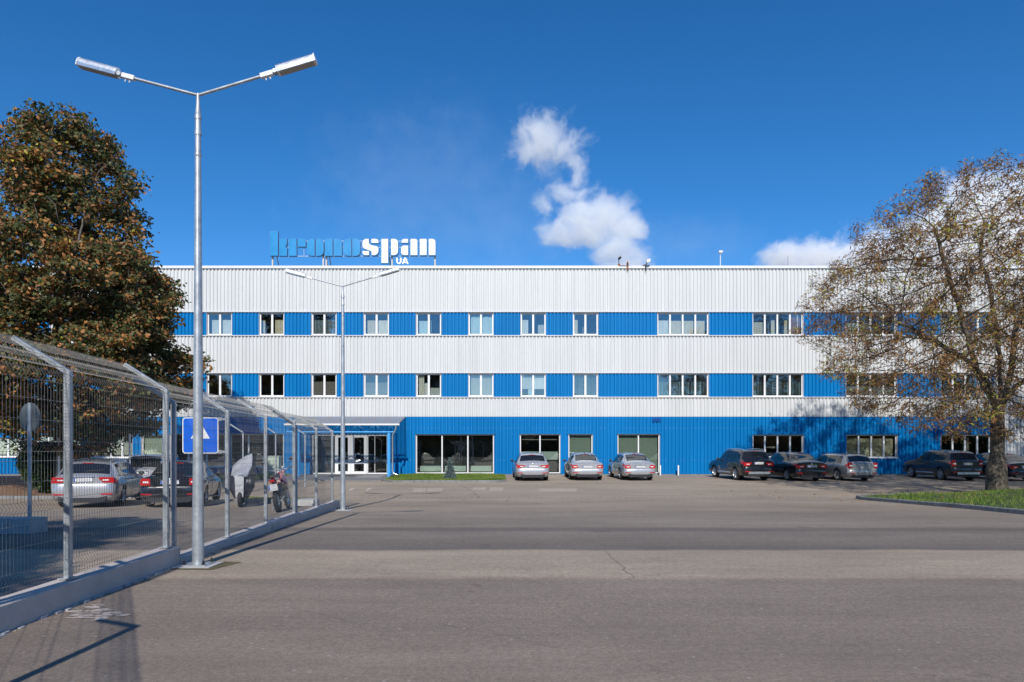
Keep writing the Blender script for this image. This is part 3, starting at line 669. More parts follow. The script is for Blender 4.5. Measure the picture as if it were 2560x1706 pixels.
m_.prism([(sx(a), sz(b_)) for a, b_ in [(1699, 452), (1703, 440), (1741, 440), (1745, 452)]], YS-.053, YS+.04)
m_.build('country_letters', M_sw, sg, world=True)
m_ = MB()
for y in (190, 262, 365): m_.box(sx(300), sx(2060), YS+.145, YS+.185, sz(y+3), sz(y-3))
m_.box(sx(1610), sx(1750), YS+.055, YS+.08, sz(412), sz(407)); m_.box(sx(545), sx(549), YS+.1, YS+.14, sz(365), sz(262))
m_.build('rail', mat('pale_rail', (.45, .55, .62), .5), sg, world=True)
for x in (178, 765, 800, 1562, 2060):
    m_ = MB(); m_.box(sx(x-8), sx(x+8), YS+.19, YS+.3, Z['cap']-.4, sz(200)); m_.build('support_post', M_post, sg, world=True)
for x in (215, 790, 828, 1530):
    m_ = MB(); m_.tube([(sx(x-15), YS+.3, sz(250)), (sx(x), YS+1.3, Z['cap']-.4)], .035, 6); m_.build('brace', M_post, sg, world=True)

# ------------------------------------------------------------------ roof edge equipment
def roof_cam(x, ybase, ytop, lab):
    X = PX(x, DF+.1); t = thing('security_camera', lab, 'camera', (X, DF+.1, Z['cap'])); h = PZ(ytop, DF+.1)-Z['cap']
    m_ = MB(); m_.tube([(0, 0, -.1), (0, 0, h*.7), (.05, -.1, h*.85)], .022, 8); m_.build('mast', M_dark, t, smooth=40)
    m_ = MB(); m_.tube([(.02, .1, h*.85), (.12, -.22, h*.95)], .07, 10); m_.build('housing', M_dark, t, smooth=40)
    m_ = MB(); m_.tube([(.118, -.215, h*.95), (.124, -.235, h*.953)], .055, 10); m_.build('lens', mat('lens', (.5, .5, .5), .1), t)
    m_ = MB(); m_.box(-.07, .07, -.13, -.02, -.12, .12); m_.build('bracket', M_rust, t)
roof_cam(1547, 665, 643, 'dark camera on a short mast at the roof edge below the steam')
t = thing('warning_light', 'small orange topped beacon on a rusty bracket at the roof edge', 'beacon', (PX(1569, DF), DF, Z['cap']))
m_ = MB(); m_.tube([(0, 0, 0), (0, 0, .18)], .06, 8); m_.build('base', M_dark, t); m_ = MB(); m_.tube([(.0, 0, .18), (.0, 0, .3)], [.055, .03], 8); m_.build('lamp', mat('orange', (.6, .16, .04), .4), t)
m_ = MB(); m_.box(-.55, .08, -.1, -.05, -.03, .0); m_.box(-.07, .03, -.12, -.06, -.28, .02); m_.build('bracket', M_rust, t)
t = thing('flood_light', 'white floodlight on an arm leaning over the roof edge', 'floodlight', (PX(1614, DF), DF, Z['cap']))
m_ = MB(); m_.tube([(-.02, -.12, -.35), (-.02, -.1, .02), (.08, -.25, .18)], .035, 8); m_.build('arm', M_dark, t, smooth=40)
m_ = MB(); m_.box(.0, .22, -.4, -.2, .14, .3, Matrix.Rotation(R(0), 4, 'Y')); m_.prism([(-.02, .12), (.1, .1), (.24, .26), (.2, .34), (.08, .3)], -.42, -.18); m_.build('lamp_head', M_frame, t)
m_ = MB(); m_.box(-.2, .25, -.13, -.08, -.0, .03); m_.build('bracket', M_rust, t)
t = thing('roof_mast', 'thin white mast with a small camera on top above the roof', 'mast', (PX(1801, DF+3), DF+3, Z['cap']-.4)); hh = PZ(630, DF+3)-Z['cap']+.4
m_ = MB(); m_.tube([(0, 0, 0), (0, 0, hh)], .03, 8); m_.build('pole', M_frame, t, smooth=40); m_ = MB(); m_.box(-.12, .14, -.1, .1, hh-.05, hh+.06); m_.tube([(.0, -.05, hh-.1), (.0, -.1, hh-.02)], .09, 10); m_.build('camera', M_frame, t)
t = MB(); t.tube([(0, 0, 0), (0, 0, PZ(640, DF+2)-Z['cap']+.4)], .025, 6); o = t.build('lightning_rod', M_galv); o.location = (PX(1970, DF+2), DF+2, Z['cap']-.4); tag(o, 'thin bare rod on the roof before the right hand cloud', 'rod')
# ------------------------------------------------------------------ low wall and mesh fence
def fx(d): return -4.64-.0557*(d-7.0)         # fence line
FU = Vector((-.0557, 1, 0)).normalized(); FN = Vector((-1, -.0557, 0)).normalized()   # along, inward (left)
def wallseg(label, d0, d1, ztop0, ztop1, th=.25):
    m_ = MB(); A = Vector((fx(d0), d0, 0)); B = Vector((fx(d1), d1, 0)); n = 6; vs = []
    for i in range(n+1):
        p = A.lerp(B, i/n); gz = g(p.y)-.05; zt = ztop0+(ztop1-ztop0)*i/n
        a = p-FN*th/2; b_ = p+FN*th/2; c = FN*.012
        vs += [(a.x, a.y, gz), (a.x, a.y, zt-.012), (a.x+c.x, a.y+c.y, zt), (b_.x-c.x, b_.y-c.y, zt), (b_.x, b_.y, zt-.012), (b_.x, b_.y, gz)]
    fs = [(6*i+k, 6*i+k+1, 6*i+k+7, 6*i+k+6) for i in range(n) for k in range(5)]+[(0, 5, 4, 3, 2, 1), tuple(6*n+k for k in range(6))]
    m_.add(vs, fs); o = m_.build('low_wall', M_wall); return tag(o, label, 'low wall', 'low concrete walls under the mesh fence')
def wall_mat():
    m = mat('wall_render', (.50, .44, .41), .85, 0, (2.2, .13), (35, .5, .008)); N = m.node_tree.nodes; L = m.node_tree.links; b = N['Principled BSDF']
    src = b.inputs['Base Color'].links[0].from_socket
    tc = N.new('ShaderNodeTexCoord'); n = N.new('ShaderNodeTexNoise'); n.inputs['Scale'].default_value = 1.1; n.inputs['Detail'].default_value = 7; n.inputs['Roughness'].default_value = .75
    L.new(tc.outputs['Object'], n.inputs['Vector']); r = N.new('ShaderNodeMapRange'); r.inputs['From Min'].default_value = .60; r.inputs['From Max'].default_value = .66; r.inputs['To Max'].default_value = .55; L.new(n.outputs[0], r.inputs[0])
    x = N.new('ShaderNodeMix'); x.data_type = 'RGBA'; L.new(r.outputs[0], x.inputs[0]); L.new(src, x.inputs[6]); x.inputs[7].default_value = (.20, .19, .185, 1); L.new(x.outputs[2], b.inputs['Base Color']); return m
M_wall = wall_mat()
wallseg('nearest and tallest low concrete wall under the fence, beside the tall lamp', 4.9, 9.58, .25, .262)
wallseg('long middle low concrete wall under the fence with a step at each end', 9.59, 16.25, .10, .14)
wallseg('farthest low concrete wall ending by the smaller street lamp', 16.26, 21.0, .085, .085)

def wire_panel(mb_, P0, U, N_, L, zb, zt, folds, step=.05, r=.0021, tilt=None):
    """welded wire panel. P0 start (x,y), U along, N_ outward normal (folds), L length. tilt=(dn,dz): plane direction for slanted panel"""
    H = (zt-zb); D = Vector((0, 0, 1)) if tilt is None else (N_*tilt[0]+Vector((0, 0, tilt[1]))).normalized()
    Q = N_ if tilt is None else D.cross(U).normalized()
    prof = [(0, 0)]
    for f in folds: prof += [(f-.05, 0), (f, .035), (f+.05, 0)]
    prof += [(H, 0)]
    n = int(L/step); base = Vector((P0[0], P0[1], zb))
    for i in range(n+1):
        o = base+U*(i*step+(L-n*step)/2); mb_.tube([o+D*a+Q*b_ for a, b_ in prof], r, 3, cap=False)
    hs_ = []
    for f in folds: hs_ += [f-.05, f+.05]
    a = .02
    levels = sorted(hs_+[.02, H-.02]+[v for v in np.arange(.2, H-.1, .2) if all(abs(v-q) > .12 for q in folds)])
    for a in levels: mb_.tube([base+D*a-Q*.004, base+U*L+D*a-Q*.004], r, 3, cap=False)
fen = thing('mesh_fence', 'galvanised wire mesh fence with inward leaning top on the low wall, left', 'fence', (fx(12), 12, 0), group=None)
POSTS = [(4.95, .26, 2.44), (7.15, .265, 2.44), (9.42, .27, 2.45), (9.66, .10, 2.30), (11.76, .12, 2.29), (13.93, .13, 2.30), (16.13, .14, 2.30), (16.32, .09, 2.21), (18.4, .085, 2.21), (20.47, .085, 2.21)]
BR = (-.56, .36)
def post(par, P, zb, zt, N_, br=True, s=.03, world=True):
    m_ = MB(); u = Vector((N_.y, -N_.x, 0))
    vs = [(P[0]+u.x*a+N_.x*b_, P[1]+u.y*a+N_.y*b_, z) for z in (zb, zt) for a, b_ in ((-s, -s), (s, -s), (s, s), (-s, s))]
    m_.add(vs, [(0, 3, 2, 1), (4, 5, 6, 7), (0, 1, 5, 4), (1, 2, 6, 5), (2, 3, 7, 6), (3, 0, 4, 7)])
    vs = [(P[0]+u.x*a+N_.x*b_, P[1]+u.y*a+N_.y*b_, z) for z in (zb, zb+.012) for a, b_ in ((-.07, -.07), (.07, -.07), (.07, .07), (-.07, .07))]
    m_.add(vs, [(0, 3, 2, 1), (4, 5, 6, 7), (0, 1, 5, 4), (1, 2, 6, 5), (2, 3, 7, 6), (3, 0, 4, 7)])
    o = m_.build('post', M_galv, par, world=world)
    if br:
        d = (N_*abs(BR[0])+Vector((0, 0, BR[1]))).normalized(); q = Vector((0, 0, 1)); L_ = .66
        m_ = MB(); o0 = Vector((P[0], P[1], zt-.02)); q = d.cross(u).normalized()
        if q.z < 0: q = -q
        vs = [o0+d*t_+u*a+q*b_ for t_ in (-.02, L_) for a, b_ in ((-.028, -.02), (.028, -.02), (.028, .03), (-.028, .03))]
        m_.add(vs, [(0, 3, 2, 1), (4, 5, 6, 7), (0, 1, 5, 4), (1, 2, 6, 5), (2, 3, 7, 6), (3, 0, 4, 7)]); m_.build('bracket', M_galv, par, world=world)
        m_ = MB()
        for a in (-.014, .014): m_.tube([o0-N_*.028+u*a+Vector((0, 0, -.03)), o0-N_*.042+u*a+Vector((0, 0, -.03))], .009, 8)
        m_.build('bolt', M_chrome, par, world=world)
for d, zb_, zt_ in POSTS: post(fen, (fx(d), d), zb_, zt_, FN)
for (d0, z0b, z0t), (d1, z1b, z1t) in zip(POSTS[:-1], POSTS[1:]):
    if d1-d0 < .5: continue
    m_ = MB(); P0 = Vector((fx(d0), d0, 0))+FU*.035-FN*.035; L_ = (d1-d0)/FU.y-.07
    zb_ = max(z0b, z1b)+.04; zt_ = min(z0t, z1t)-.02; H = zt_-zb_
    wire_panel(m_, P0, FU, -FN, L_, zb_, zt_, [.12, .72*H/2.05+.02, 1.30*H/2.05, H-.08]); m_.build('wire_panel', M_wire, fen, world=True, fix=False)
    m_ = MB(); wire_panel(m_, P0+FN*.04, FU, FN, L_, zt_+.03, zt_+.03+.64, [.08, .34], tilt=(abs(BR[0]), BR[1])); m_.build('wire_canopy', M_wire, fen, world=True, fix=False)
# fence run that turns across behind the camera's left (its shadow falls on the yard)
C0 = Vector((-4.70, 4.82, 0)); U2 = Vector((.5, -.87, 0)).normalized(); N2 = Vector((-U2.y, U2.x, 0))
if N2.x > 0: N2 = -N2
fe2 = thing('mesh_fence', 'galvanised mesh fence run turning the corner, seen by its shadow on the asphalt', 'fence', tuple(C0))
N2 = Vector((U2.y, -U2.x, 0)); N2 = N2 if N2.x < 0 else -N2
for i in range(3):
    P = C0+U2*(2.3*i+.15); post(fe2, (P.x, P.y), g(P.y)-.02, 2.5, N2)
    if i < 2:
        m_ = MB(); wire_panel(m_, P+U2*.035, U2, -N2, 2.23, .1, 2.45, [.12, .8, 1.5, 2.2]); m_.build('wire_panel', M_wire, fe2, world=True, fix=False)
        m_ = MB(); wire_panel(m_, P+U2*.035, U2, N2, 2.23, 2.48, 3.1, [.08, .34], tilt=(.56, .36)); m_.build('wire_canopy', M_wire, fe2, world=True, fix=False)
# far fence on the other side of the car park
fe3 = thing('mesh_fence', 'far wire mesh fence with slanted brackets behind the parked motorcycles', 'fence', (-12, 29, g(29)))
PP = [(-10.0, 33.0), (-10.85, 31.35), (-11.7, 29.7), (-12.75, 27.7)]
for i, p in enumerate(PP):
    post(fe3, p, g(p[1]), 2.42, Vector((-1, 0, 0)), s=.028)
for a, b_ in zip(PP[:-1], PP[1:]):
    m_ = MB(); A = Vector((*a, 0)); B = Vector((*b_, 0)); u = (B-A).normalized(); nn = Vector((u.y, -u.x, 0))
    wire_panel(m_, A, u, nn, (B-A).length, g(28)+.05, 2.38, [.2, 1.1, 2.3], step=.1, r=.003); m_.build('wire_panel', M_wire, fe3, world=True, fix=False)
for x, y0, d, lab in ((147, 1097, 27.0, 'thin white pole standing behind the silver estate car at its left rear corner'), (324, 1085, 27.5, 'thin white pole rising behind the silver estate and the silver off roader')):
    t = MB(); X = PX(x, d); t.tube([(0, 0, 0), (0, 0, PZ(y0, d)-g(d))], .035, 8); o = t.build('marker_pole', M_frame); o.location = (X, d, g(d)); tag(o, lab, 'pole', 'thin white poles in the car park')

# ------------------------------------------------------------------ street lamps
def lamp(d, xb, label, z0, H=6.54, k=1.0):
    X = PX(xb, d); t = thing('street_lamp', label, 'street lamp', (X, d, z0), group='double armed galvanised street lamps')
    m_ = MB(); zt = 5.98
    m_.tube([(0, 0, .02), (0, 0, zt)], [.078, .039], 20); m_.build('pole', M_galv, t, smooth=40)
    m_ = MB(); m_.lathe([(.0, zt-.02), (.045, zt-.02), (.047, zt), (.047, zt+.03), (.042, zt+.04), (.04, zt+.2), (.047, zt+.205), (.047, zt+.26), (.04, zt+.27), (.026, H-.14), (.025, H), (0, H+.01)], 16)
    m_.lathe([(.041, zt-.32), (.046, zt-.31), (.046, zt-.27), (.041, zt-.26)], 16); m_.build('pole_head', M_galv, t, smooth=40)
    m_ = MB(); m_.box(-.17, .17, -.17, .17, .004, .022); m_.build('base_plate', M_galv, t)
    for a in (-.13, .13):
        for b_ in (-.13, .13): m_ = MB(); m_.lathe([(0, 0), (.024, .0), (.024, .05), (.014, .051), (.014, .078), (0, .08)], 6, Matrix.Translation((a, b_, .0))); m_.build('bolt', M_dark, t)
    m_ = MB(); m_.box(-.3, .26, -.25, .25, -.1, .004); m_.build('concrete_pad', M_conc, t)
    for s_, an in ((-1, 14.8), (1, 16.8)):
        c, sn = math.cos(R(an)), math.sin(R(an)); D = lambda u, v=0, y=0: (s_*(u*c-v*sn), y, H-.02+u*sn+v*c)
        m_ = MB(); m_.tube([D(0), D(.97)], .021, 12); m_.build('arm', M_galv, t, smooth=40)
        m_ = MB(); m_.tube([D(.91), D(1.085)], .042, 4, phase=.785); 
        for u in (.97, 1.03): m_.tube([D(u, -.03), D(u, -.075)], .008, 6)
        m_.build('arm_socket', M_frame, t)
        m_ = MB(); m_.box(-.001, .001, -.001, .001, -.001, .001); m_.v = []; m_.f = []; m_.tube([D(1.07), D(1.17)], .022, 8); m_.tube([D(1.12, 0, -.045), D(1.12, 0, .045)], .03, 8); m_.build('hinge', M_galv, t)
        # housing: half round finned aluminium body with flat underside
        prof = [(-.066, -.04), (-.07, 0.0)]+[(-.07*math.cos(R(a)), .072*math.sin(R(a))*1.0+.012*(i % 2)) for i, a in enumerate(range(14, 180, 12))]+[(.07, 0.0), (.066, -.04)]
        vs = []; u0, u1 = 1.15, 1.695; n = len(prof)
        for u in (u0, u1):
            for (yy, vv) in prof: vs.append(D(u, vv, yy))
        m_ = MB(); m_.add(vs, [tuple(range(n)), tuple(range(2*n-1, n-1, -1))]+[(i, i+n, (i+1) % n+n, (i+1) % n) for i in range(n)]); h = m_.build('lamp_housing', M_alum, t)
        m_ = MB(); m_.add([D(u0+.03, -.046, -.058), D(u1-.02, -.046, -.058), D(u1-.02, -.046, .058), D(u0+.03, -.046, .058), D(u0+.03, -.036, -.058), D(u1-.02, -.036, -.058), D(u1-.02, -.036, .058), D(u0+.03, -.036, .058)], [(0, 3, 2, 1), (4, 5, 6, 7), (0, 1, 5, 4), (1, 2, 6, 5), (2, 3, 7, 6), (3, 0, 4, 7)]); m_.build('led_panel', mat('led_panel', (.35, .33, .30), .3, 0, (30, .2)), h)
        m_ = MB(); vs = []
        for u in (u1+.001, u1+.014):
            for (yy, vv) in prof: vs.append(D(u, vv*1.06, yy*1.06))
        m_.add(vs, [tuple(range(n)), tuple(range(2*n-1, n-1, -1))]+[(i, i+n, (i+1) % n+n, (i+1) % n) for i in range(n)]); m_.build('end_cap', M_frame, h)
    return t
lamp(9.48, 495, 'tall nearest street lamp with two angled arms, beside the step in the low wall', .02)
lamp(19.9, 857, 'smaller looking farther street lamp at the end of the low wall, before the entrance', -.12)
# moss and sand around the near lamp foot
sheet('mossy_patch', [(-4.75, 9.15), (-4.0, 9.1), (-3.85, 9.75), (-4.6, 9.9)], .004, mat('moss', (.10, .085, .035), .95, 0, (9, .5)), n=3)
def spots(name, pts, mt, h=.006):
    m_ = MB()
    for (cx, cy, r) in pts:
        k = len(m_.v); n = 9; P = []
        for i in range(n):
            a = 6.283*i/n; q = r*random.uniform(.5, 1.3); P.append((cx+q*1.3*math.cos(a), cy+q*.7*math.sin(a)))
        m_.add([(x, y, g(y)+h) for x, y in P], [tuple(range(n))])
    tag(m_.build(name, mt), kind='structure')
spots('pale_spill_mark', [(*gpt(215+random.gauss(0, 38), 1535+random.gauss(0, 9)), random.uniform(.02, .10)) for _ in range(26)]+[(*gpt(245+random.gauss(0, 15), 1518+random.gauss(0, 3)), .05) for _ in range(5)], mat('lime_mark', (.48, .41, .36), .9, 0, (12, .25)))
m_ = MB()
for i in range(120):
    d = random.uniform(5.6, 9.6); x = fx(d)+.125+abs(random.gauss(.015, .02)); r = random.uniform(.006, .03); s_ = random.uniform(.3, .8)
    m_.box(x-r, x+r, d-r*1.6, d+r*1.6, g(d)-.004, g(d)+r*s_, None)
tag(m_.build('mortar_crumbs', M_conc), 'crumbs of mortar along the foot of the near low wall', 'debris', kind='stuff')

# ------------------------------------------------------------------ signs
t = thing('road_sign', 'square blue road sign with white upward arrow fixed on the mesh fence', 'road sign', (PX(501, 11.9), 11.9, PZ(1089, 11.9)))
S = .315; m_ = MB()
def rsq(s, r): return [(a, b_) for a, b_ in rr(-s, -s, s, s, r, r, r, r)]
m_.prism(rsq(S, .05), 0, .012); m_.build('sign_plate', M_frame, t)
m_ = MB(); m_.prism(rsq(S-.018, .04), -.004, -.001); m_.build('blue_field', mat('sign_field', (.0, .115, .66), .4, 0, (3, .04), spec=.5), t)
m_ = MB(); m_.prism([(-.165, -.055), (-.05, -.055), (-.05, -.31), (.05, -.31), (.05, -.055), (.165, -.055), (0, .24)], -.008, -.005); m_.build('arrow', mat('arrow_white', (.85, .85, .83), .4), t)
m_ = MB()
for z in (.285, -.285): m_.box(-.2, .46, .013, .03, z-.018, z+.018); m_.box(.3, .37, .005, .04, z-.03, z+.03)
m_.build('clamp', M_galv, t)
t = thing('road_sign', 'back of a round grey road sign on a pole standing on a concrete block', 'road sign', (PX(74, 13.7), 13.7, .26))
m_ = MB(); m_.tube([(0, 0, 0), (0, 0, 2.31)], .038, 12); m_.build('pole', M_galv, t, smooth=40)
zc_ = PZ(1044, 13.7)-.26; Mx = Matrix.Translation((-.03, .05, zc_)) @ Matrix.Rotation(R(-20), 4, 'Z') @ Matrix.Rotation(R(90), 4, 'X')
m_ = MB(); m_.lathe([(0, 0), (.28, 0), (.295, -.012), (.30, 0.004), (.285, .016), (0, .016)], 40, Mx); m_.build('sign_disc', mat('sign_back', (.085, .10, .105), .5, .0, (3, .1)), t, smooth=30)
m_ = MB(); x1 = PX(97, 13.7); m_.box(x1-3.6, x1, 13.45, 13.95, g(13.7)-.05, .26); m_.box(x1-.05, x1+.004, 13.62, 13.68, .12, .2)
o = m_.build('concrete_block', M_conc); tag(o, 'long pale concrete block under the round sign behind the fence', 'block')
# pale slab near the motorcycle
m_ = MB(); m_.box(-6.2, -5.75, 20.9, 21.2, g(21)-.02, g(21)+.14); 
m_ = MB(); m_.box(PX(745, 22.5), PX(790, 22.5), 22.2, 22.9, g(22.5)-.02, g(22.5)+.2); o = m_.build('concrete_slab', mat('pale_conc', (.50, .48, .45), .85, 0, (4, .15))); tag(o, 'pale low concrete slab behind the red motorcycle', 'slab')

# ------------------------------------------------------------------ cars
def pchip(xk, yk):
    xk = np.array(xk, float); yk = np.array(yk, float); h = np.diff(xk); dl = np.diff(yk)/h; m = np.zeros(len(xk))
    for i in range(1, len(xk)-1):
        if dl[i-1]*dl[i] > 0: w1 = 2*h[i]+h[i-1]; w2 = h[i]+2*h[i-1]; m[i] = (w1+w2)/(w1/dl[i-1]+w2/dl[i])
    m[0] = dl[0]; m[-1] = dl[-1]
    def f(x):
        x = min(max(x, xk[0]), xk[-1]); i = min(int(np.searchsorted(xk, x, 'right')-1), len(h)-1); t = (x-xk[i])/h[i]; t2, t3 = t*t, t*t*t
        return float(yk[i]*(2*t3-3*t2+1)+m[i]*h[i]*(t3-2*t2+t)+yk[i+1]*(-2*t3+3*t2)+m[i+1]*h[i]*(t3-t2))
    return f
# station rows: y from rear, z bottom, z shoulder, z top, widths (low, mid, shoulder, top)
PROF = {
 'liftback': dict(len=4.69, wb=2.69, wr=.325, oh=1.0, st=[
   (0, .34, .84, .905, .74, .80, .76, .66), (.05, .27, .88, .95, .80, .86, .80, .68), (.3, .22, .93, 1.02, .855, .90, .835, .65), (.48, .2, .94, 1.06, .86, .905, .84, .62),
   (1.25, .18, .95, 1.385, .86, .907, .845, .56), (1.7, .18, .945, 1.45, .86, .907, .845, .565), (2.3, .18, .94, 1.465, .86, .907, .845, .57), (2.85, .18, .93, 1.42, .86, .905, .84, .565),
   (3.55, .2, .91, 1.02, .86, .90, .82, .62), (4.2, .22, .82, .90, .84, .89, .78, .62), (4.55, .26, .66, .74, .80, .84, .72, .60), (4.69, .34, .52, .58, .70, .74, .66, .56)],
   rw=(.52, 1.2), ws=(2.95, 3.52), doors=((1.22, 2.0), (2.03, 2.98)), win=((1.0, 1.98), (2.05, 3.2)), style='liftback'),
 'saloon': dict(len=4.66, wb=2.67, wr=.32, oh=1.0, st=[
   (0, .34, .86, .93, .72, .79, .75, .66), (.05, .27, .90, .985, .80, .855, .79, .68), (.35, .22, .93, 1.02, .85, .895, .82, .66), (.72, .2, .94, 1.05, .855, .90, .825, .62),
   (1.30, .18, .95, 1.37, .855, .90, .83, .55), (1.7, .18, .945, 1.43, .855, .90, .83, .56), (2.3, .18, .94, 1.445, .855, .90, .83, .565), (2.8, .18, .93, 1.40, .855, .90, .83, .56),
   (3.5, .2, .91, 1.0, .855, .895, .81, .62), (4.15, .22, .82, .89, .84, .885, .78, .62), (4.5, .26, .66, .73, .79, .83, .72, .60), (4.66, .34, .52, .58, .70, .74, .66, .56)],
   rw=(.76, 1.26), ws=(2.9, 3.46), doors=((1.25, 2.0), (2.03, 2.95)), win=((1.12, 1.98), (2.05, 3.15)), style='saloon'),
 'estate': dict(len=4.78, wb=2.71, wr=.33, oh=.98, st=[
   (0, .34, .86, .93, .74, .80, .77, .70), (.05, .27, .92, .99, .80, .865, .81, .71), (.16, .22, .95, 1.06, .855, .90, .835, .70), (.52, .2, .96, 1.37, .86, .905, .84, .615),
   (.68, .19, .96, 1.43, .86, .905, .845, .60), (1.4, .18, .955, 1.475, .86, .907, .845, .59), (2.3, .18, .95, 1.48, .86, .907, .845, .58), (2.85, .18, .94, 1.435, .86, .905, .84, .57),
   (3.6, .2, .92, 1.03, .86, .90, .82, .62), (4.25, .22, .83, .91, .84, .89, .78, .62), (4.62, .26, .67, .75, .80, .84, .72, .60), (4.78, .34, .52, .58, .70, .74, .66, .56)],
   rw=(.17, .50), ws=(2.98, 3.56), doors=((1.22, 2.02), (2.05, 3.0)), win=((.62, 1.15), (1.22, 2.0), (2.07, 3.22)), style='estate'),
 'suv': dict(len=4.62, wb=2.67, wr=.355, oh=.95, st=[
   (0, .42, .98, 1.06, .74, .81, .78, .70), (.05, .34, 1.04, 1.11, .80, .865, .82, .71), (.14, .28, 1.07, 1.17, .86, .90, .84, .70), (.40, .25, 1.08, 1.54, .87, .91, .845, .615),
   (.58, .24, 1.08, 1.62, .87, .91, .85, .61), (1.3, .23, 1.07, 1.675, .87, .912, .85, .60), (2.1, .23, 1.06, 1.68, .87, .912, .85, .60), (2.65, .23, 1.05, 1.63, .87, .91, .845, .59),
   (3.4, .25, 1.04, 1.17, .87, .905, .83, .64), (4.1, .28, .97, 1.06, .85, .895, .80, .65), (4.48, .33, .80, .89, .81, .85, .75, .63), (4.62, .42, .62, .70, .72, .76, .70, .60)],
   rw=(.15, .385), ws=(2.78, 3.36), doors=((1.15, 1.92), (1.95, 2.9)), win=((.5, 1.1), (1.17, 1.9), (1.97, 3.05)), style='suv'),
}
PROF['hatchgt'] = dict(PROF['liftback']); PROF['hatchgt']['st'] = [(a, b_, c+.05*(c > .8), d+(.06 if d > 1.3 else .05 if d > .85 else 0), e, f, g_, h) for (a, b_, c, d, e, f, g_, h) in PROF['liftback']['st']]
def cubic(p0, p1, p2, p3, t): return .5*((2*p1)+(-p0+p2)*t+(2*p0-5*p1+4*p2-p3)*t*t+(-p0+3*p1-3*p2+p3)*t**3)
class Body:
    def __init__(s, P):
        s.P = P; st = P['st']; ys_ = [r[0] for r in st]; s.f = [pchip(ys_, [r[i] for r in st]) for i in range(1, 8)]
    def ring(s, y):
        zb, zs, zt, wl, wm, ws, wt = [f(y) for f in s.f]; h = zs-zb; up = zt-zs
        return [(0, zb), (wl*.8, zb), (wl*.985, zb+.07), (wm, zb+h*.48), (wm*.992, zs-.11*min(1, h/.6)), (ws+.012, zs-.004), (ws-(ws-wt)*.12, zs+up*.12), (wt+.045*min(1, up/.3), zt-min(.07, up*.35)), (wt*.86, zt-.012), (wt*.45, zt+.012), (0, zt+.02)]
    def S(s, y, v):          # v 0..10 right side, 10..20 mirrored
        if v > 10: p = s.S(y, 20-v); return Vector((-p.x, p.y, p.z))
        r = s.ring(y); r = [(-r[1][0], r[1][1])]+r+[(-r[-2][0], r[-2][1])]; i = min(int(v), 9); t = v-i
        if i in (4, 5): # keep the shoulder crisp
            a, b_ = r[i+1], r[i+2]; return Vector((a[0]+(b_[0]-a[0])*t, y, a[1]+(b_[1]-a[1])*t))
        if i == 6: a, b_ = r[7], r[8]; bow = .018*math.sin(math.pi*t); return Vector((a[0]+(b_[0]-a[0])*t+bow, y, a[1]+(b_[1]-a[1])*t))
        return Vector((cubic(r[i][0], r[i+1][0], r[i+2][0], r[i+3][0], t), y, cubic(r[i][1], r[i+1][1], r[i+2][1], r[i+3][1], t)))
    def N(s, y, v):
        e = .02; a = s.S(y+e, v)-s.S(y-e, v); b_ = s.S(y, v+.05)-s.S(y, v-.05); n = a.cross(b_)
        n = n.normalized() if n.length > 1e-9 else Vector((0, 0, 1)); c = s.S(y, v)-Vector((0, y, .7)); return n if n.dot(c) > 0 else -n
    def patch(s, y0, y1, v0, v1, off, nu=8, nv=6, y0b=None, y1b=None):
        """grid patch; (y0,y1) at v0 and (y0b,y1b) at v1"""
        y0b = y0 if y0b is None else y0b; y1b = y1 if y1b is None else y1b; vs = []
        for j in range(nv+1):
            t = j/nv; v = v0+(v1-v0)*t
            for i in range(nu+1):
                u = i/nu; y = (y0+(y1-y0)*u)*(1-t)+(y0b+(y1b-y0b)*u)*t; vs.append(s.S(y, v)+s.N(y, v)*off)
        return vs, [(j*(nu+1)+i, j*(nu+1)+i+1, (j+1)*(nu+1)+i+1, (j+1)*(nu+1)+i) for j in range(nv) for i in range(nu)]
def car_glass(name='car_glass', tint=(.012, .014, .015)):
    m = mat(name, tint, .04, 0, spec=.9); return m
M_cg = car_glass()
M_plate = mat('plate', (.62, .62, .62), .5, 0, (20, .12)); M_platebl = mat('plate_blue', (.02, .10, .45), .5)
M_red = mat('tail_red', (.45, .012, .012), .12, 0, (30, .2), coat=.6); M_clear = mat('lens_clear', (.75, .72, .72), .12, 0, coat=.5)
M_rim = mat('alloy', (.50, .51, .53), .32, .75, (8, .08)); M_tyre = M_black
def paint(name, c, metal=.0, rough=.3): return mat(name, c, rough, metal, (1.3, .04), coat=.9)
SILVER = paint('paint_silver', (.47, .48, .50), .55, .30); SILVER2 = paint('paint_silver_warm', (.42, .41, .39), .5, .32); BLK = paint('paint_black', (.010, .010, .013), .1, .25); DGR = paint('paint_dark_grey', (.022, .023, .026), .3, .3); DBL = paint('paint_dark_blue', (.008, .014, .028), .3, .25)
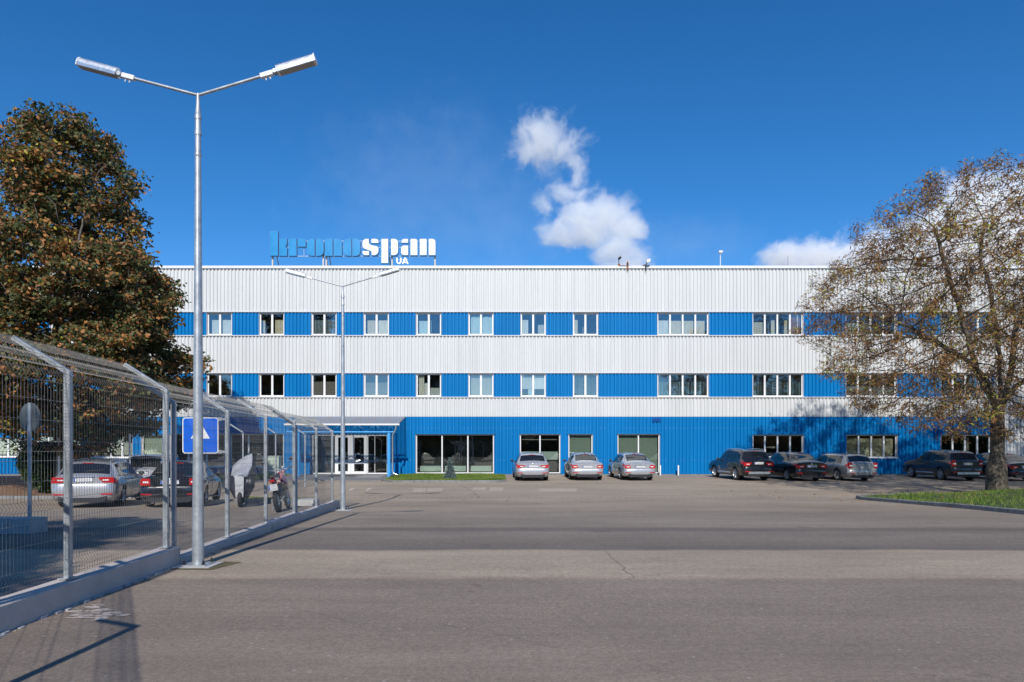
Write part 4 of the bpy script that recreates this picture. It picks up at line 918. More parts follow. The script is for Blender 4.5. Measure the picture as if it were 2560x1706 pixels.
def wheel_meshes(Rw, spokes):
    ty = MB(); w2 = .105; Mx = Matrix.Rotation(R(90), 4, 'Y')
    ty.lathe([(Rw*.66, -w2), (Rw*.9, -w2-.008), (Rw*.985, -w2+.02), (Rw, -w2*.4), (Rw, w2*.4), (Rw*.985, w2-.02), (Rw*.9, w2+.008), (Rw*.66, w2)], 36, Mx)
    ri = MB(); r = Rw*.67
    ri.lathe([(r, -w2+.01), (r, w2-.004), (r*.92, w2-.001), (r*.88, w2-.03), (r*.86, -.02), (0, -.02)], 36, Mx)
    ri.lathe([(.055, .0), (.055, w2-.025), (.03, w2-.015), (0, w2-.015)], 16, Mx)
    for k in range(spokes):
        a = 2*math.pi*k/spokes; M2 = Matrix.Rotation(a, 4, 'X')
        for da in ((-.16, .16) if spokes == 5 else (0,)):
            vs = []
            for (q, wd, zz) in ((.04, .026, w2-.03), (r*.9, .017 if spokes > 5 else .014, w2-.008)):
                off = da*q*.9
                vs += [Vector((zz-.03, q, -wd+off)), Vector((zz-.03, q, wd+off)), Vector((zz, q, wd*.7+off)), Vector((zz, q, -wd*.7+off))]
            ri.add([M2 @ v for v in vs], [(0, 1, 2, 3), (4, 7, 6, 5), (0, 4, 5, 1), (1, 5, 6, 2), (2, 6, 7, 3), (3, 7, 4, 0)])
    return ty, ri
WH_CACHE = {}
def car(kind, label, loc, rz, pnt, scale=1.0, spokes=5, lamps='wide', rails=False, chrome_bar=False, glass=None, plate=True, step_bar=False, cladding=False, group=None, spoiler=False, antenna=True, wiper=None, zs=1.0, pitch=0.0, name='parked_car', lampy=None, emblem=True):
    P = PROF[kind]; B = Body(P); oh, wb, Rw, L_ = P['oh'], P['wb'], P['wr'], P['len']; gl = glass or M_cg
    t = thing(name, label, 'car', loc, rz, group); t.rotation_euler[0] = pitch; t.scale = (scale, scale, scale*zs)
    # everything in local space: rear axle at y=0
    def tr(vs): return [(v[0], v[1]-oh, v[2]) for v in vs]
    ysam = sorted(set([r[0] for r in P['st']]+list(np.linspace(0, L_, 64)))); nv = 46
    vs = []; 
    for y in ysam:
        for j in range(nv): vs.append(B.S(y, 20*j/nv))
    fs = [(i*nv+j, i*nv+(j+1) % nv, (i+1)*nv+(j+1) % nv, (i+1)*nv+j) for i in range(len(ysam)-1) for j in range(nv)]
    fs += [tuple(range(nv-1, -1, -1)), tuple((len(ysam)-1)*nv+j for j in range(nv))]
    m_ = MB(); m_.add(tr(vs), fs); body = m_.build('body', pnt, t)
    # wheel arches
    c = MB()
    for yy in (0, wb):
        for s_ in (-1, 1): c.tube([(s_*.58, yy, Rw), (s_*1.1, yy, Rw)], Rw+.05, 28)
    cut = c.build('cutter', pnt); md = body.modifiers.new('b', 'BOOLEAN'); md.operation = 'DIFFERENCE'; md.solver = 'EXACT'; md.object = cut
    cut.parent = t; bpy.context.view_layer.update(); dg = bpy.context.evaluated_depsgraph_get(); me = bpy.data.meshes.new_from_object(body.evaluated_get(dg)); body.modifiers.clear(); body.data = me
    bpy.data.objects.remove(cut); me.polygons.foreach_set('use_smooth', [True]*len(me.polygons)); me.set_sharp_from_angle(angle=R(32))
    def part(vsfs, nm, mt, sm=40, par=None):
        q = MB()
        for v, f in vsfs: q.add(tr(v), f)
        return q.build(nm, mt, par or t, smooth=sm)
    off = .005
    rw = P['rw']; part([B.patch(rw[0], rw[1], 7.45, 12.55, .006, 8, 20)], 'rear_window', gl, 60)
    ws = P['ws']; part([B.patch(ws[0], ws[1], 7.5, 12.5, .006, 8, 20)], 'windscreen', gl, 60)
    for s_ in (1, -1):
        mir = lambda q: ([Vector((s_*v.x, v.y, v.z)) for v in q[0]], q[1])
        # dark surround then panes
        w0 = P['win'][0][0]; w1 = P['win'][-1][1]
        for (a, b_) in P['win']:
            last = (b_ == w1); first = (a == w0)
            part([mir(B.patch(a, b_, 5.10, 6.92, .008, 8, 6, y0b=a+(.16 if first else 0), y1b=b_-(.10 if last else 0)))], 'side_window', gl, 60)
        for di, (a, b_) in enumerate(P['doors']):
            d = part([mir(B.patch(a+.01, b_-.01, 2.15, 4.98, .004, 10, 10, y0b=a+.01))], 'door', pnt, 60)
            h = MB(); hy = a+.14-oh; p = B.S(a+.14, 4.45)
            h.tube([(s_*(p.x+.004), hy-.07, p.z), (s_*(p.x+.03), hy-.05, p.z+.003), (s_*(p.x+.03), hy+.06, p.z+.003), (s_*(p.x+.004), hy+.08, p.z)], .013, 6); h.build('handle', pnt, d, smooth=50)
        ym = P['ws'][1]-.42; p = B.S(ym, 5.2); mm = MB(); Mx = Matrix.Translation((s_*(p.x+.13), ym-oh, p.z+.06))
        mm.lathe([(0, -.03), (.055, -.026), (.075, 0), (.055, .03), (0, .045)], 14, Mx @ Matrix.Scale(1.15, 4, (1, 0, 0)) @ Matrix.Rotation(R(-90), 4, 'X')); mm.tube([(s_*p.x-.02*s_, ym-oh, p.z+.0), (s_*(p.x+.1), ym-oh, p.z+.03)], .018, 6); o = mm.build('mirror', M_dark, t, smooth=60)
    # rear end: lamps cut as prisms that wrap the corner
    zl = P['st'][1][2]; sh = lampy if lampy is not None else zl-.22
    bump_z = sh-.07
    for s_ in (1, -1):
        if lamps == 'c':       xi, xo, h = .50, .815, .19; poly = [(xi, sh+.03), (xi+.06, sh+h), (xo, sh+h-.02), (xo+.02, sh), (xi+.05, sh)]
        elif lamps == 'wing':  xi, xo, h = .38, .825, .17; poly = [(xi, sh+h-.06), (xi+.07, sh+h-.02), (xo, sh+h), (xo+.02, sh), (xo-.2, sh+.01)]
        elif lamps == 'tall':  xi, xo, h = .64, .835, .33; poly = [(xi+.02, sh+h), (xo, sh+h), (xo+.01, sh), (xi, sh+.04)]
        elif lamps == 'square': xi, xo, h = .55, .815, .21; poly = [(xi, sh+h), (xo, sh+h), (xo+.02, sh), (xi, sh)]
        else:                  xi, xo, h = .40, .83, .165; poly = [(xi, sh+h-.02), (xi+.04, sh+h), (xo, sh+h), (xo+.02, sh-.01), (xi+.14, sh+.0)]
        q = MB(); q.prism([(s_*a, b_) for a, b_ in poly], -oh-.014, -oh+.14)
        vside = B.patch(.04, .26, 3.9, 4.9, .01, 4, 4)
        q.add([(s_*v[0], v[1]-oh, v[2]) for v in vside[0]], vside[1])
        tl = q.build('tail_light', M_red, t)
        q = MB(); cx = (xi+xo)/2; q.prism([(s_*a, b_) for a, b_ in [(cx-.09, sh+h*.34), (cx-.085, sh+h*.58), (cx+.075, sh+h*.6), (cx+.08, sh+h*.36)]], -oh-.019, -oh-.012); q.build('reverse_lens', M_clear, tl)
    # boot seam / bumper
    def bumper(ya, yb, z0, z1, w_, mt, nm, rear=True):
        n = 14; vs = []; 
        for zz, gr_ in ((z0, .94), (z0+.03, .985), ((z0+z1)/2, 1.0), (z1-.025, .99), (z1, .955)):
            for i in range(n+1):
                a = math.pi*i/n; cx, sy = math.cos(a), math.sin(a); k = .28
                px = w_*gr_*(abs(cx)**k)*(1 if cx > 0 else -1); py = ya+(yb-ya)*(1-abs(sy)**.5*1.0)
                vs.append((px, py-((gr_-1)*.25 if rear else -(gr_-1)*.25), zz))
        fs = [(j*(n+1)+i, j*(n+1)+i+1, (j+1)*(n+1)+i+1, (j+1)*(n+1)+i) for j in range(4) for i in range(n)]+[tuple(range(n+1)), tuple(4*(n+1)+i for i in range(n, -1, -1))]
        q = MB(); q.add(vs, fs); return q.build(nm, mt, t, smooth=50)
    zb = P['st'][2][1]
    bw = P['st'][2][5]+.004
    bumper(-oh-.075, -oh+.42, zb+.10, bump_z+.02, bw, pnt, 'rear_bumper'); bumper(L_-oh+.045, L_-oh-.45, zb+.06, P['st'][-1][3]-.04, bw-.03, pnt, 'front_bumper', rear=False)
    q = MB(); q.prism([(-.66, zb+.17), (-.62, zb+.02), (-.5, zb-.03), (.5, zb-.03), (.62, zb+.02), (.66, zb+.17), (.4, zb+.12), (-.4, zb+.12)], -oh-.085, -oh+.2); q.build('rear_valance', M_dark, t)
    if chrome_bar:
        q = MB(); q.prism([(-.62, zb+.10), (-.6, zb+.22), (.6, zb+.22), (.62, zb+.10)], -oh-.10, -oh-.07); q.build('skid_plate', M_alum, t)
    for s_ in (1, -1):
        q = MB(); q.prism([(s_*.5, zb+.20), (s_*.5, zb+.24), (s_*.8, zb+.25), (s_*.8, zb+.21)], -oh-.079, -oh+.02); q.build('reflector', M_red, t)
    if plate:
        zp = bump_z+.16 if kind != 'suv' else bump_z+.20
        yb_ = -oh-.018; q = MB(); q.box(-.26, .26, yb_-.012, yb_+.03, zp-.055, zp+.055); pl = q.build('licence_plate', M_plate, t)
        q = MB(); q.box(-.257, -.215, yb_-.016, yb_-.0125, zp-.052, zp+.052); q.build('country_strip', M_platebl, pl)
        q = MB()
        for i in range(7): q.box(-.17+i*.055, -.17+i*.055+.036, yb_-.0145, yb_-.0125, zp-.03, zp+.03)
        q.build('blurred_characters', mat('plate_grey', (.46, .46, .47), .6), pl)
        q = MB(); q.box(-.30, .30, -oh-.03, -oh-.004, zp+.075, zp+.095); q.build('plate_trim', M_chrome if kind != 'estate' else pnt, t)
    if emblem:
        q = MB(); q.lathe([(0, 0), (.038, 0), (.042, .006), (.034, .012), (0, .012)], 18, Matrix.Translation((0, -oh-.008, zl-.01)) @ Matrix.Rotation(R(90), 4, 'X')); q.build('emblem', M_chrome, t, smooth=40)
    # third brake light, wiper, antenna
    yr = rw[1]+.02; p = B.S(yr, 10); q = MB(); q.box(-.15, .15, yr-oh-.03, yr-oh+.01, p.z-.006, p.z+.012); q.build('brake_light', M_red, t)
    if wiper if wiper is not None else kind in ('estate', 'suv'):
        a = B.S(rw[0]+.05, 10)+Vector((0, 0, .02)); b_ = B.S(rw[0]+.1, 8.3)+Vector((0, -.01, .03)); q = MB(); q.tube([(a.x, a.y-oh, a.z), (b_.x, b_.y-oh, b_.z)], .012, 6); q.build('wiper', M_dark, t)
    if antenna:
        p = B.S(rw[1]+.18, 10); q = MB(); q.tube([(0, p.y-oh, p.z-.01), (0, p.y-oh-.05, p.z+.07)], [.022, .006], 6); q.build('antenna', M_dark, t)
    if rails:
        for s_ in (1, -1):
            q = MB(); pts = []
            for y in np.linspace(rw[1]+.22, P['ws'][0]-.05, 9): p = B.S(y, 7.6); pts.append((s_*p.x, y-oh, p.z+.045))
            p0 = B.S(rw[1]+.16, 7.6); p1 = B.S(P['ws'][0], 7.6); pts = [(s_*p0.x, p0.y-oh, p0.z)]+pts+[(s_*p1.x, p1.y-oh, p1.z)]
            q.tube(pts, .014, 6); q.build('roof_rail', M_dark if pnt in (SILVER2,) or rails == 'dark' else M_alum, t, smooth=50)
    if spoiler:
        q = MB(); vs, fs = B.patch(rw[1]-.02, rw[1]+.12, 7.7, 12.3, .02, 2, 12); q.add(tr(vs), fs); q.build('spoiler', pnt, t, smooth=50)
    if step_bar:
        for s_ in (1, -1):
            q = MB(); y0, y1 = Rw+.1, wb-Rw-.12; p = B.S(oh+1, 2.35); q.box(min(s_*p.x, s_*(p.x+.03)), max(s_*p.x, s_*(p.x+.03)), y0+.1, y1-.1, p.z-.02, p.z+.05); q.build('side_trim', M_alum, t)
    # headlights, grille, exhaust
    for s_ in (1, -1):
        y = L_-.2; vs, fs = B.patch(L_-.42, L_-.12, 4.2, 5.6, .008, 5, 4); q = MB(); q.add([(s_*v[0], v[1]-oh, v[2]) for v in vs], fs); q.build('headlight', M_clear, t, smooth=50)
    q = MB(); q.box(-.4, .4, L_-oh-.02, L_-oh+.05, .42, .56); q.build('grille', M_dark, t)
    q = MB(); q.tube([(-.48, -oh+.2, zb-.01), (-.48, -oh-.06, zb-.02)], .03, 10); q.build('exhaust', M_chrome, t, smooth=40)
    q = MB(); q.box(-.62, .62, -oh+.3, L_-oh-.3, zb+.02, zb+.12); q.build('underbody', M_dark, t)
    key = (Rw, spokes)
    if key not in WH_CACHE: WH_CACHE[key] = wheel_meshes(Rw, spokes)
    ty, ri = WH_CACHE[key]
    for s_ in (-1, 1):
        for yy in (0, wb):
            wo = bpy.data.objects.new('wheel', None); COL.objects.link(wo); wo.parent = t; wo.location = (s_*.785, yy, Rw); wo.rotation_euler = (random.uniform(0, 1) if s_ > 0 else 0, 0, 0 if s_ > 0 else math.pi); wo.empty_display_size = .1
            a = ty.build('tyre', M_tyre, wo, smooth=40) if key+('t',) not in WH_CACHE else None
            if a is None:
                a = bpy.data.objects.new('tyre', WH_CACHE[key+('t',)]); COL.objects.link(a); a.parent = wo
                b_ = bpy.data.objects.new('rim', WH_CACHE[key+('r',)]); COL.objects.link(b_); b_.parent = wo
            else:
                WH_CACHE[key+('t',)] = a.data; b_ = ri.build('rim', M_rim, wo, smooth=35); WH_CACHE[key+('r',)] = b_.data
    return t
SL = math.atan(.11/6.5)*1.0
def slope(y): return math.atan((g(y+2.7)-g(y))/2.7)
def place(kind, label, X, D, deg, pnt, **k):
    return car(kind, label, (X, D, g(D)), R(deg), pnt, pitch=slope(D)*1.0, **k)
GA = 'cars parked nose in along the blue facade'
place('estate', 'silver estate car with roof rails, leftmost of three silver cars by the grass plot', 1.06, 37.35, 2.5, SILVER, lamps='wing', rails=True, group=GA, spokes=10)
place('liftback', 'silver liftback car in the middle of the three silver cars, before the single shuttered window', 4.06, 37.85, 0.5, SILVER, lamps='c', group=GA, spokes=10)
place('liftback', 'silver liftback car nearest the white bollards, right one of the three silver cars', 6.83, 37.75, 3.5, SILVER, lamps='c', group=GA, spokes=10)
place('suv', 'black off roader with silver lower bumper trim, left of the black hatchback', 13.05, 37.4, 7.5, BLK, lamps='wide', rails=True, chrome_bar=True, step_bar=True, group=GA, spokes=10, scale=1.0)
place('hatchgt', 'glossy black hatchback between the black off roader and the grey silver estate', 15.75, 37.1, 6.5, BLK, lamps='wing', group=GA, scale=1.0)
place('estate', 'older dull silver estate car with grey bumper beside the black hatchback', 18.45, 37.1, 8.0, SILVER2, lamps='tall', rails='dark', group=GA, spokes=10, scale=.97)
place('suv', 'dark grey boxy off roader with bright rear bumper bar near the big tree trunk', 24.2, 37.25, 1.5, DGR, lamps='tall', chrome_bar=True, step_bar=True, group=GA, scale=.98, zs=.98)
place('liftback', 'very dark saloon half hidden behind the big tree trunk at the right edge', 27.25, 37.2, 1.0, DBL, lamps='wing', group=GA, spokes=10)
GB_ = 'cars in the fenced car park'
car('estate', 'silver estate car behind the fence beside the round sign, seen from the rear', (-13.45, 21.9, g(21.9)), R(17), SILVER, lamps='wide', rails=True, group=GB_, spokes=10, scale=1.0, lampy=.80)
car('saloon', 'black saloon behind the fence next to the tall lamp pole', (-10.85, 22.1, g(22.1)), R(15), BLK, lamps='square', group=GB_, spokes=5, lampy=.72)
car('suv', 'silver off roader parked beyond the silver estate in the fenced car park', (-15.2, 28.6, g(28.6)), R(10), SILVER, lamps='wide', rails=True, group=GB_, spokes=5, scale=1.03)
# ------------------------------------------------------------------ motorcycles
def moto():
    t = thing('motorcycle', 'red off road motorcycle with knobbly tyres and two mirrors parked behind the fence', 'motorcycle', (-6.50, 19.05, g(19.05)), R(8)); t.rotation_euler[1] = R(-9)
    def wheel(y, r, wd, nm='wheel'):
        wo = bpy.data.objects.new(nm, None); COL.objects.link(wo); wo.parent = t; wo.location = (0, y, r); wo.empty_display_size = .1
        Mx = Matrix.Rotation(R(90), 4, 'Y'); m_ = MB(); pr = [(r-wd*.5+wd*.5*math.cos(a)*.95, wd*.5*math.sin(a)) for a in np.linspace(0, 2*math.pi, 13)[:-1]]
        m_.lathe([(r-wd*.55+wd*.45*math.cos(a), wd*.5*math.sin(a)) for a in np.linspace(0, 2*math.pi, 13)[:-1]], 36, Mx, closed=True)
        for k in range(30):
            a = 2*math.pi*k/30; M2 = Matrix.Rotation(a, 4, 'X')
            for q in (-1, 0, 1):
                if (k+q) % 2: continue
                m_.box(q*wd*.32-.018, q*wd*.32+.018, -.016, .016, r-.045-.012*abs(q), r+.008-.014*abs(q), M2)
        m_.build('tyre', M_black, wo)
        m_ = MB(); ri = r-wd*1.0; m_.lathe([(ri, -.03), (ri+.012, 0), (ri, .03), (ri-.012, 0)], 30, Mx, closed=True); m_.tube([(-.06, 0, 0), (.06, 0, 0)], .03, 10)
        for k in range(16):
            a = 2*math.pi*k/16; s_ = .03*(-1)**k; m_.tube([(s_, .03*math.cos(a), .03*math.sin(a)), (0, ri*math.cos(a+.25), ri*math.sin(a+.25))], .0025, 3)
        m_.lathe([(.05, .045), (.12, .045), (.12, .049), (.05, .049)], 20, Mx, closed=True)
        m_.build('rim', M_alum, wo, smooth=40)
    wheel(0, .315, .125); wheel(1.42, .34, .085)
    m_ = MB()
    m_.tube([(.09, 0, .315), (.09, .55, .40)], .022, 6); m_.tube([(-.09, 0, .315), (-.09, .55, .40)], .022, 6); m_.build('swing_arm', M_alum, t, smooth=50)
    m_ = MB()
    for s_ in (-1, 1):
        m_.tube([(s_*.1, .55, .38), (s_*.12, .62, .8), (s_*.05, 1.05, .95), (0, 1.12, 1.0)], .016, 6); m_.tube([(s_*.1, .55, .38), (s_*.1, .95, .3), (s_*.04, 1.1, .85)], .016, 6); m_.tube([(s_*.1, .6, .78), (s_*.07, -.05, .86)], .013, 6)
    m_.build('frame', M_rust if False else mat('moto_frame', (.04, .04, .045), .4, .4), t, smooth=50)
    m_ = MB(); m_.box(-.13, .13, .62, .98, .30, .58); m_.tube([(0, .8, .5), (0, .92, .82)], .085, 12); m_.tube([(-.15, .72, .42), (.15, .72, .42)], .10, 14); m_.build('engine', mat('engine_grey', (.16, .16, .17), .4, .6, (20, .3)), t, smooth=40)
    m_ = MB()
    for s_ in (-1, 1): m_.tube([(s_*.09, 1.42, .34), (s_*.095, 1.22, .80), (s_*.09, 1.1, 1.08)], [.03, .026, .022], 8)
    m_.build('fork', M_alum, t, smooth=50)
    RED = paint('paint_red', (.50, .012, .015), 0, .3)
    m_ = MB(); m_.add([(-.05, -.12, .96), (.05, -.12, .96), (.12, .35, .88), (-.12, .35, .88), (-.035, -.18, 1.0), (.035, -.18, 1.0), (.09, .35, .95), (-.09, .35, .95), (-.09, .1, .82), (.09, .1, .82)], [(4, 5, 6, 7), (0, 8, 9, 1), (0, 1, 5, 4), (1, 9, 2, 6, 5), (0, 4, 7, 3, 8), (8, 3, 2, 9), (2, 3, 7, 6)]); m_.build('rear_fairing', RED, t)
    m_ = MB(); m_.add([(-.1, .55, .92), (.1, .55, .92), (.17, 1.0, .72), (-.17, 1.0, .72), (-.07, .6, 1.03), (.07, .6, 1.03), (.12, .95, 1.08), (-.12, .95, 1.08), (-.14, 1.18, .78), (.14, 1.18, .78), (-.06, 1.15, 1.0), (.06, 1.15, 1.0)], [(4, 5, 6, 7), (0, 3, 2, 1), (0, 1, 5, 4), (1, 2, 6, 5), (0, 4, 7, 3), (7, 6, 11, 10), (2, 9, 11, 6), (3, 7, 10, 8), (2, 3, 8, 9), (8, 10, 11, 9)]); m_.build('fuel_tank', RED, t)
    m_ = MB(); m_.add([(-.07, -.15, 1.0), (.07, -.15, 1.0), (.085, .35, .955), (-.085, .35, .955), (.06, .75, 1.03), (-.06, .75, 1.03), (-.05, -.12, 1.05), (.05, -.12, 1.05), (.06, .35, 1.02), (-.06, .35, 1.02), (.04, .75, 1.08), (-.04, .75, 1.08)], [(0, 3, 2, 1), (3, 5, 4, 2), (6, 7, 8, 9), (9, 8, 10, 11), (0, 1, 7, 6), (1, 2, 8, 7), (2, 4, 10, 8), (0, 6, 9, 3), (3, 9, 11, 5), (4, 5, 11, 10)]); m_.build('seat', M_dark, t)
    m_ = MB(); m_.add([(-.07, 1.15, .74), (.07, 1.15, .74), (.075, 1.5, .76), (-.075, 1.5, .76), (-.04, 1.82, .70), (.04, 1.82, .70), (0, 1.5, .80), (0, 1.18, .79), (0, 1.8, .73)], [(0, 7, 6, 3), (1, 2, 6, 7), (3, 6, 8, 4), (2, 5, 8, 6)]); m_.build('front_mudguard', RED, t)
    m_ = MB(); m_.box(-.02, .02, -.2, .02, .68, .92); m_.box(-.075, .075, -.25, -.2, .86, .93); m_.build('rear_mudguard', M_dark, t)
    m_ = MB(); m_.box(-.07, .07, -.275, -.252, .865, .925); m_.build('tail_light', M_red, t)
    m_ = MB(); m_.box(-.115, .115, -.262, -.254, .62, .80, Matrix.Rotation(R(0), 4, 'X')); pl = m_.build('licence_plate', M_plate, t)
    m_ = MB(); m_.box(-.113, -.08, -.266, -.263, .64, .79); m_.build('country_strip', M_platebl, pl)
    m_ = MB(); m_.box(-.06, .09, -.265, -.263, .72, .77); m_.box(-.06, .09, -.265, -.263, .645, .695); m_.build('blurred_characters', mat('plate_grey', (.46, .46, .47), .6), pl)
    m_ = MB(); m_.tube([(.0, 1.08, 1.1), (.0, 1.08, 1.16)], .04, 8); m_.tube([(-.40, 1.0, 1.20), (-.24, 1.04, 1.19), (-.12, 1.1, 1.12), (.12, 1.1, 1.12), (.24, 1.04, 1.19), (.40, 1.0, 1.20)], .012, 8); m_.tube([(-.2, 1.05, 1.18), (.2, 1.05, 1.18)], .01, 6); m_.build('handlebar', M_alum, t, smooth=50)
    for s_ in (-1, 1):
        m_ = MB(); m_.tube([(s_*.29, 1.02, 1.2), (s_*.41, 1.0, 1.2)], .019, 8); m_.build('grip', M_black, t, smooth=50)
        m_ = MB(); m_.tube([(s_*.26, 1.04, 1.2), (s_*.30, 1.02, 1.32), (s_*.38, .98, 1.42)], .006, 6); m_.lathe([(0, 0), (.05, .0), (.055, .01), (.045, .02), (0, .025)], 16, Matrix.Translation((s_*.40, .97, 1.45)) @ Matrix.Rotation(R(90), 4, 'X') @ Matrix.Scale(1.3, 4, (1, 0, 0))); mi = m_.build('mirror', M_dark, t, smooth=40)
        m_ = MB(); m_.lathe([(0, 0), (.046, .0), (.046, .002), (0, .002)], 16, Matrix.Translation((s_*.40, .966, 1.45)) @ Matrix.Rotation(R(90), 4, 'X') @ Matrix.Scale(1.3, 4, (1, 0, 0))); m_.build('mirror_glass', mat('mirror_blue', (.5, .6, .75), .05, 1.0), mi)
        m_ = MB(); m_.tube([(s_*.04, -.12, .84), (s_*.16, -.14, .84)], .008, 6); m_.tube([(s_*.15, -.12, .84), (s_*.15, -.19, .84)], .022, 8); m_.build('indicator', M_red if s_ > 0 else mat('orange', (.6, .16, .04), .4), t, smooth=40)
    m_ = MB(); m_.tube([(.11, .8, .55), (.16, .5, .6), (.15, .25, .72), (.14, -.12, .84)], [.02, .025, .05, .05], 10); m_.build('exhaust', mat('exhaust', (.10, .09, .09), .35, .8), t, smooth=50)
    m_ = MB(); m_.tube([(-.12, .6, .35), (-.30, .55, .04)], .012, 6); m_.build('side_stand', M_alum, t)
    m_ = MB(); m_.box(-.09, .09, 1.2, 1.28, .92, 1.14); m_.build('headlight', RED, t)
moto()
def covered():
    t = thing('covered_motorcycle', 'motorcycle under a silver and dark cover beside the tall lamp pole', 'motorcycle', (-8.45, 21.2, g(21.2)), R(19))
    # rings along y: (y, z low, z mid, z top, half width low, mid, top)
    st = [(-.05, .42, .75, 1.0, .05, .14, .10), (.05, .30, .72, 1.06, .14, .26, .2), (.45, .24, .78, 1.12, .17, .30, .24), (.85, .22, .9, 1.22, .2, .38, .30), (1.25, .24, 1.0, 1.46, .2, .40, .30), (1.45, .26, 1.02, 1.52, .17, .34, .24), (1.85, .3, .8, 1.15, .14, .22, .14), (2.05, .4, .7, .9, .05, .08, .05)]
    prof = []
    def ring(r, ph):
        y, zl, zm, zt, a, b_, c = r; P = []
        ctr = [(-a, zl), (-b_, (zl+zm)/2+.05), (-b_, zm), (-c, zt-.08), (-c*.5, zt), (c*.5+.03, zt+.01), (c+.02, zt-.02), (b_, zm+.08), (b_, (zl+zm)/2), (a, zl)]
        for k in range(len(ctr)-1):
            for s_ in range(4):
                tt = s_/4; x = ctr[k][0]+(ctr[k+1][0]-ctr[k][0])*tt; z = ctr[k][1]+(ctr[k+1][1]-ctr[k][1])*tt
                w_ = .018*math.sin(k*2.3+s_*1.9+ph*1.7)+.012*math.sin(z*19+ph*3); sl = .62*x*min(1, max(0, y-.1)/.9)*(1 if z > .8 else 0); P.append((x*(1+w_), y+.02*math.sin(z*14+x*9), z+sl+.01*math.sin(x*21+ph)))
        P.append((ctr[-1][0], y, ctr[-1][1])); return P
    ys_ = [r[0] for r in st]; fs_ = [pchip(ys_, [r[i] for r in st]) for i in range(1, 7)]
    yy = np.linspace(-.05, 2.05, 30); V = []; n = 0
    for i, y in enumerate(yy):
        rr_ = ring((y, *[f(y) for f in fs_]), i*.35); n = len(rr_); V += rr_
    side = MB(); cen = MB(); fs1 = []; fs2 = []
    for i in range(len(yy)-1):
        for k in range(n-1):
            f = (i*n+k, i*n+k+1, (i+1)*n+k+1, (i+1)*n+k); (fs2 if 11 < k < 25 else fs1).append(f)
    side.add(V, fs1); cen.add(V, fs2)
    # rear closing: silver centre, dark wings
    b0 = V[:n]; m = n//2
    def strip(a, b_, mbx):
        vs = []; 
        for k in range(a, b_): 
            l = Vector(b0[k]); r_ = Vector(b0[n-1-k]); 
        return
    cx = [Vector(p) for p in b0]; mid = Vector((0, -.07, .72))
    cen.add([Vector((-.12, -.10, .34)), Vector((.10, -.10, .32)), Vector((.12, -.12, .95)), Vector((-.15, -.12, 1.0)), Vector((-.02, -.13, .7))], [(0, 1, 4), (1, 2, 4), (2, 3, 4), (3, 0, 4)])
    cen.add([Vector((-.15, -.12, 1.0)), Vector((.12, -.12, .95)), cx[m+4], cx[m], cx[m-4], cx[m-8]], [(0, 1, 2, 3, 4, 5)])
    side.add([Vector((-.15, -.12, 1.0)), Vector((-.12, -.10, .34))]+cx[0:m-7], [tuple(range(2+m-7))]); side.add([Vector((.12, -.12, .95)), Vector((.10, -.10, .32))]+cx[n-1:m+3:-1], [tuple(range(2+len(cx[n-1:m+3:-1])))])
    side.build('dark_panel', mat('cover_dark', (.035, .03, .045), .65, 0, (5, .2), (9, .5, .03)), t, smooth=45); cen.build('silver_panel', mat('cover_silver', (.55, .55, .56), .42, .3, (4, .12), (9, .6, .03)), t, smooth=45)
    for s_, y in ((1, .12), (1, 1.6)):
        m_ = MB(); Mx = Matrix.Translation((0, y, .3)) @ Matrix.Rotation(R(90), 4, 'Y'); m_.lathe([(.22+.08*math.cos(a), .07*math.sin(a)) for a in np.linspace(0, 6.283, 11)[:-1]], 28, Mx, closed=True); m_.build('wheel', M_black, t, smooth=50)
    cu = bpy.data.curves.new('c', 'FONT'); cu.body = 'R9'; cu.size = .16; cu.extrude = .004; cu.align_x = 'CENTER'; o = bpy.data.objects.new('c', cu); COL.objects.link(o); bpy.context.view_layer.update()
    me = bpy.data.meshes.new_from_object(o.evaluated_get(bpy.context.evaluated_depsgraph_get())); bpy.data.objects.remove(o); me.materials.clear(); me.materials.append(mat('pale_print', (.5, .5, .5), .6))
    o = bpy.data.objects.new('printed_mark', me); COL.objects.link(o); o.parent = t; o.location = (.245, -.02, .76); o.rotation_euler = (R(90), 0, R(42))
covered()

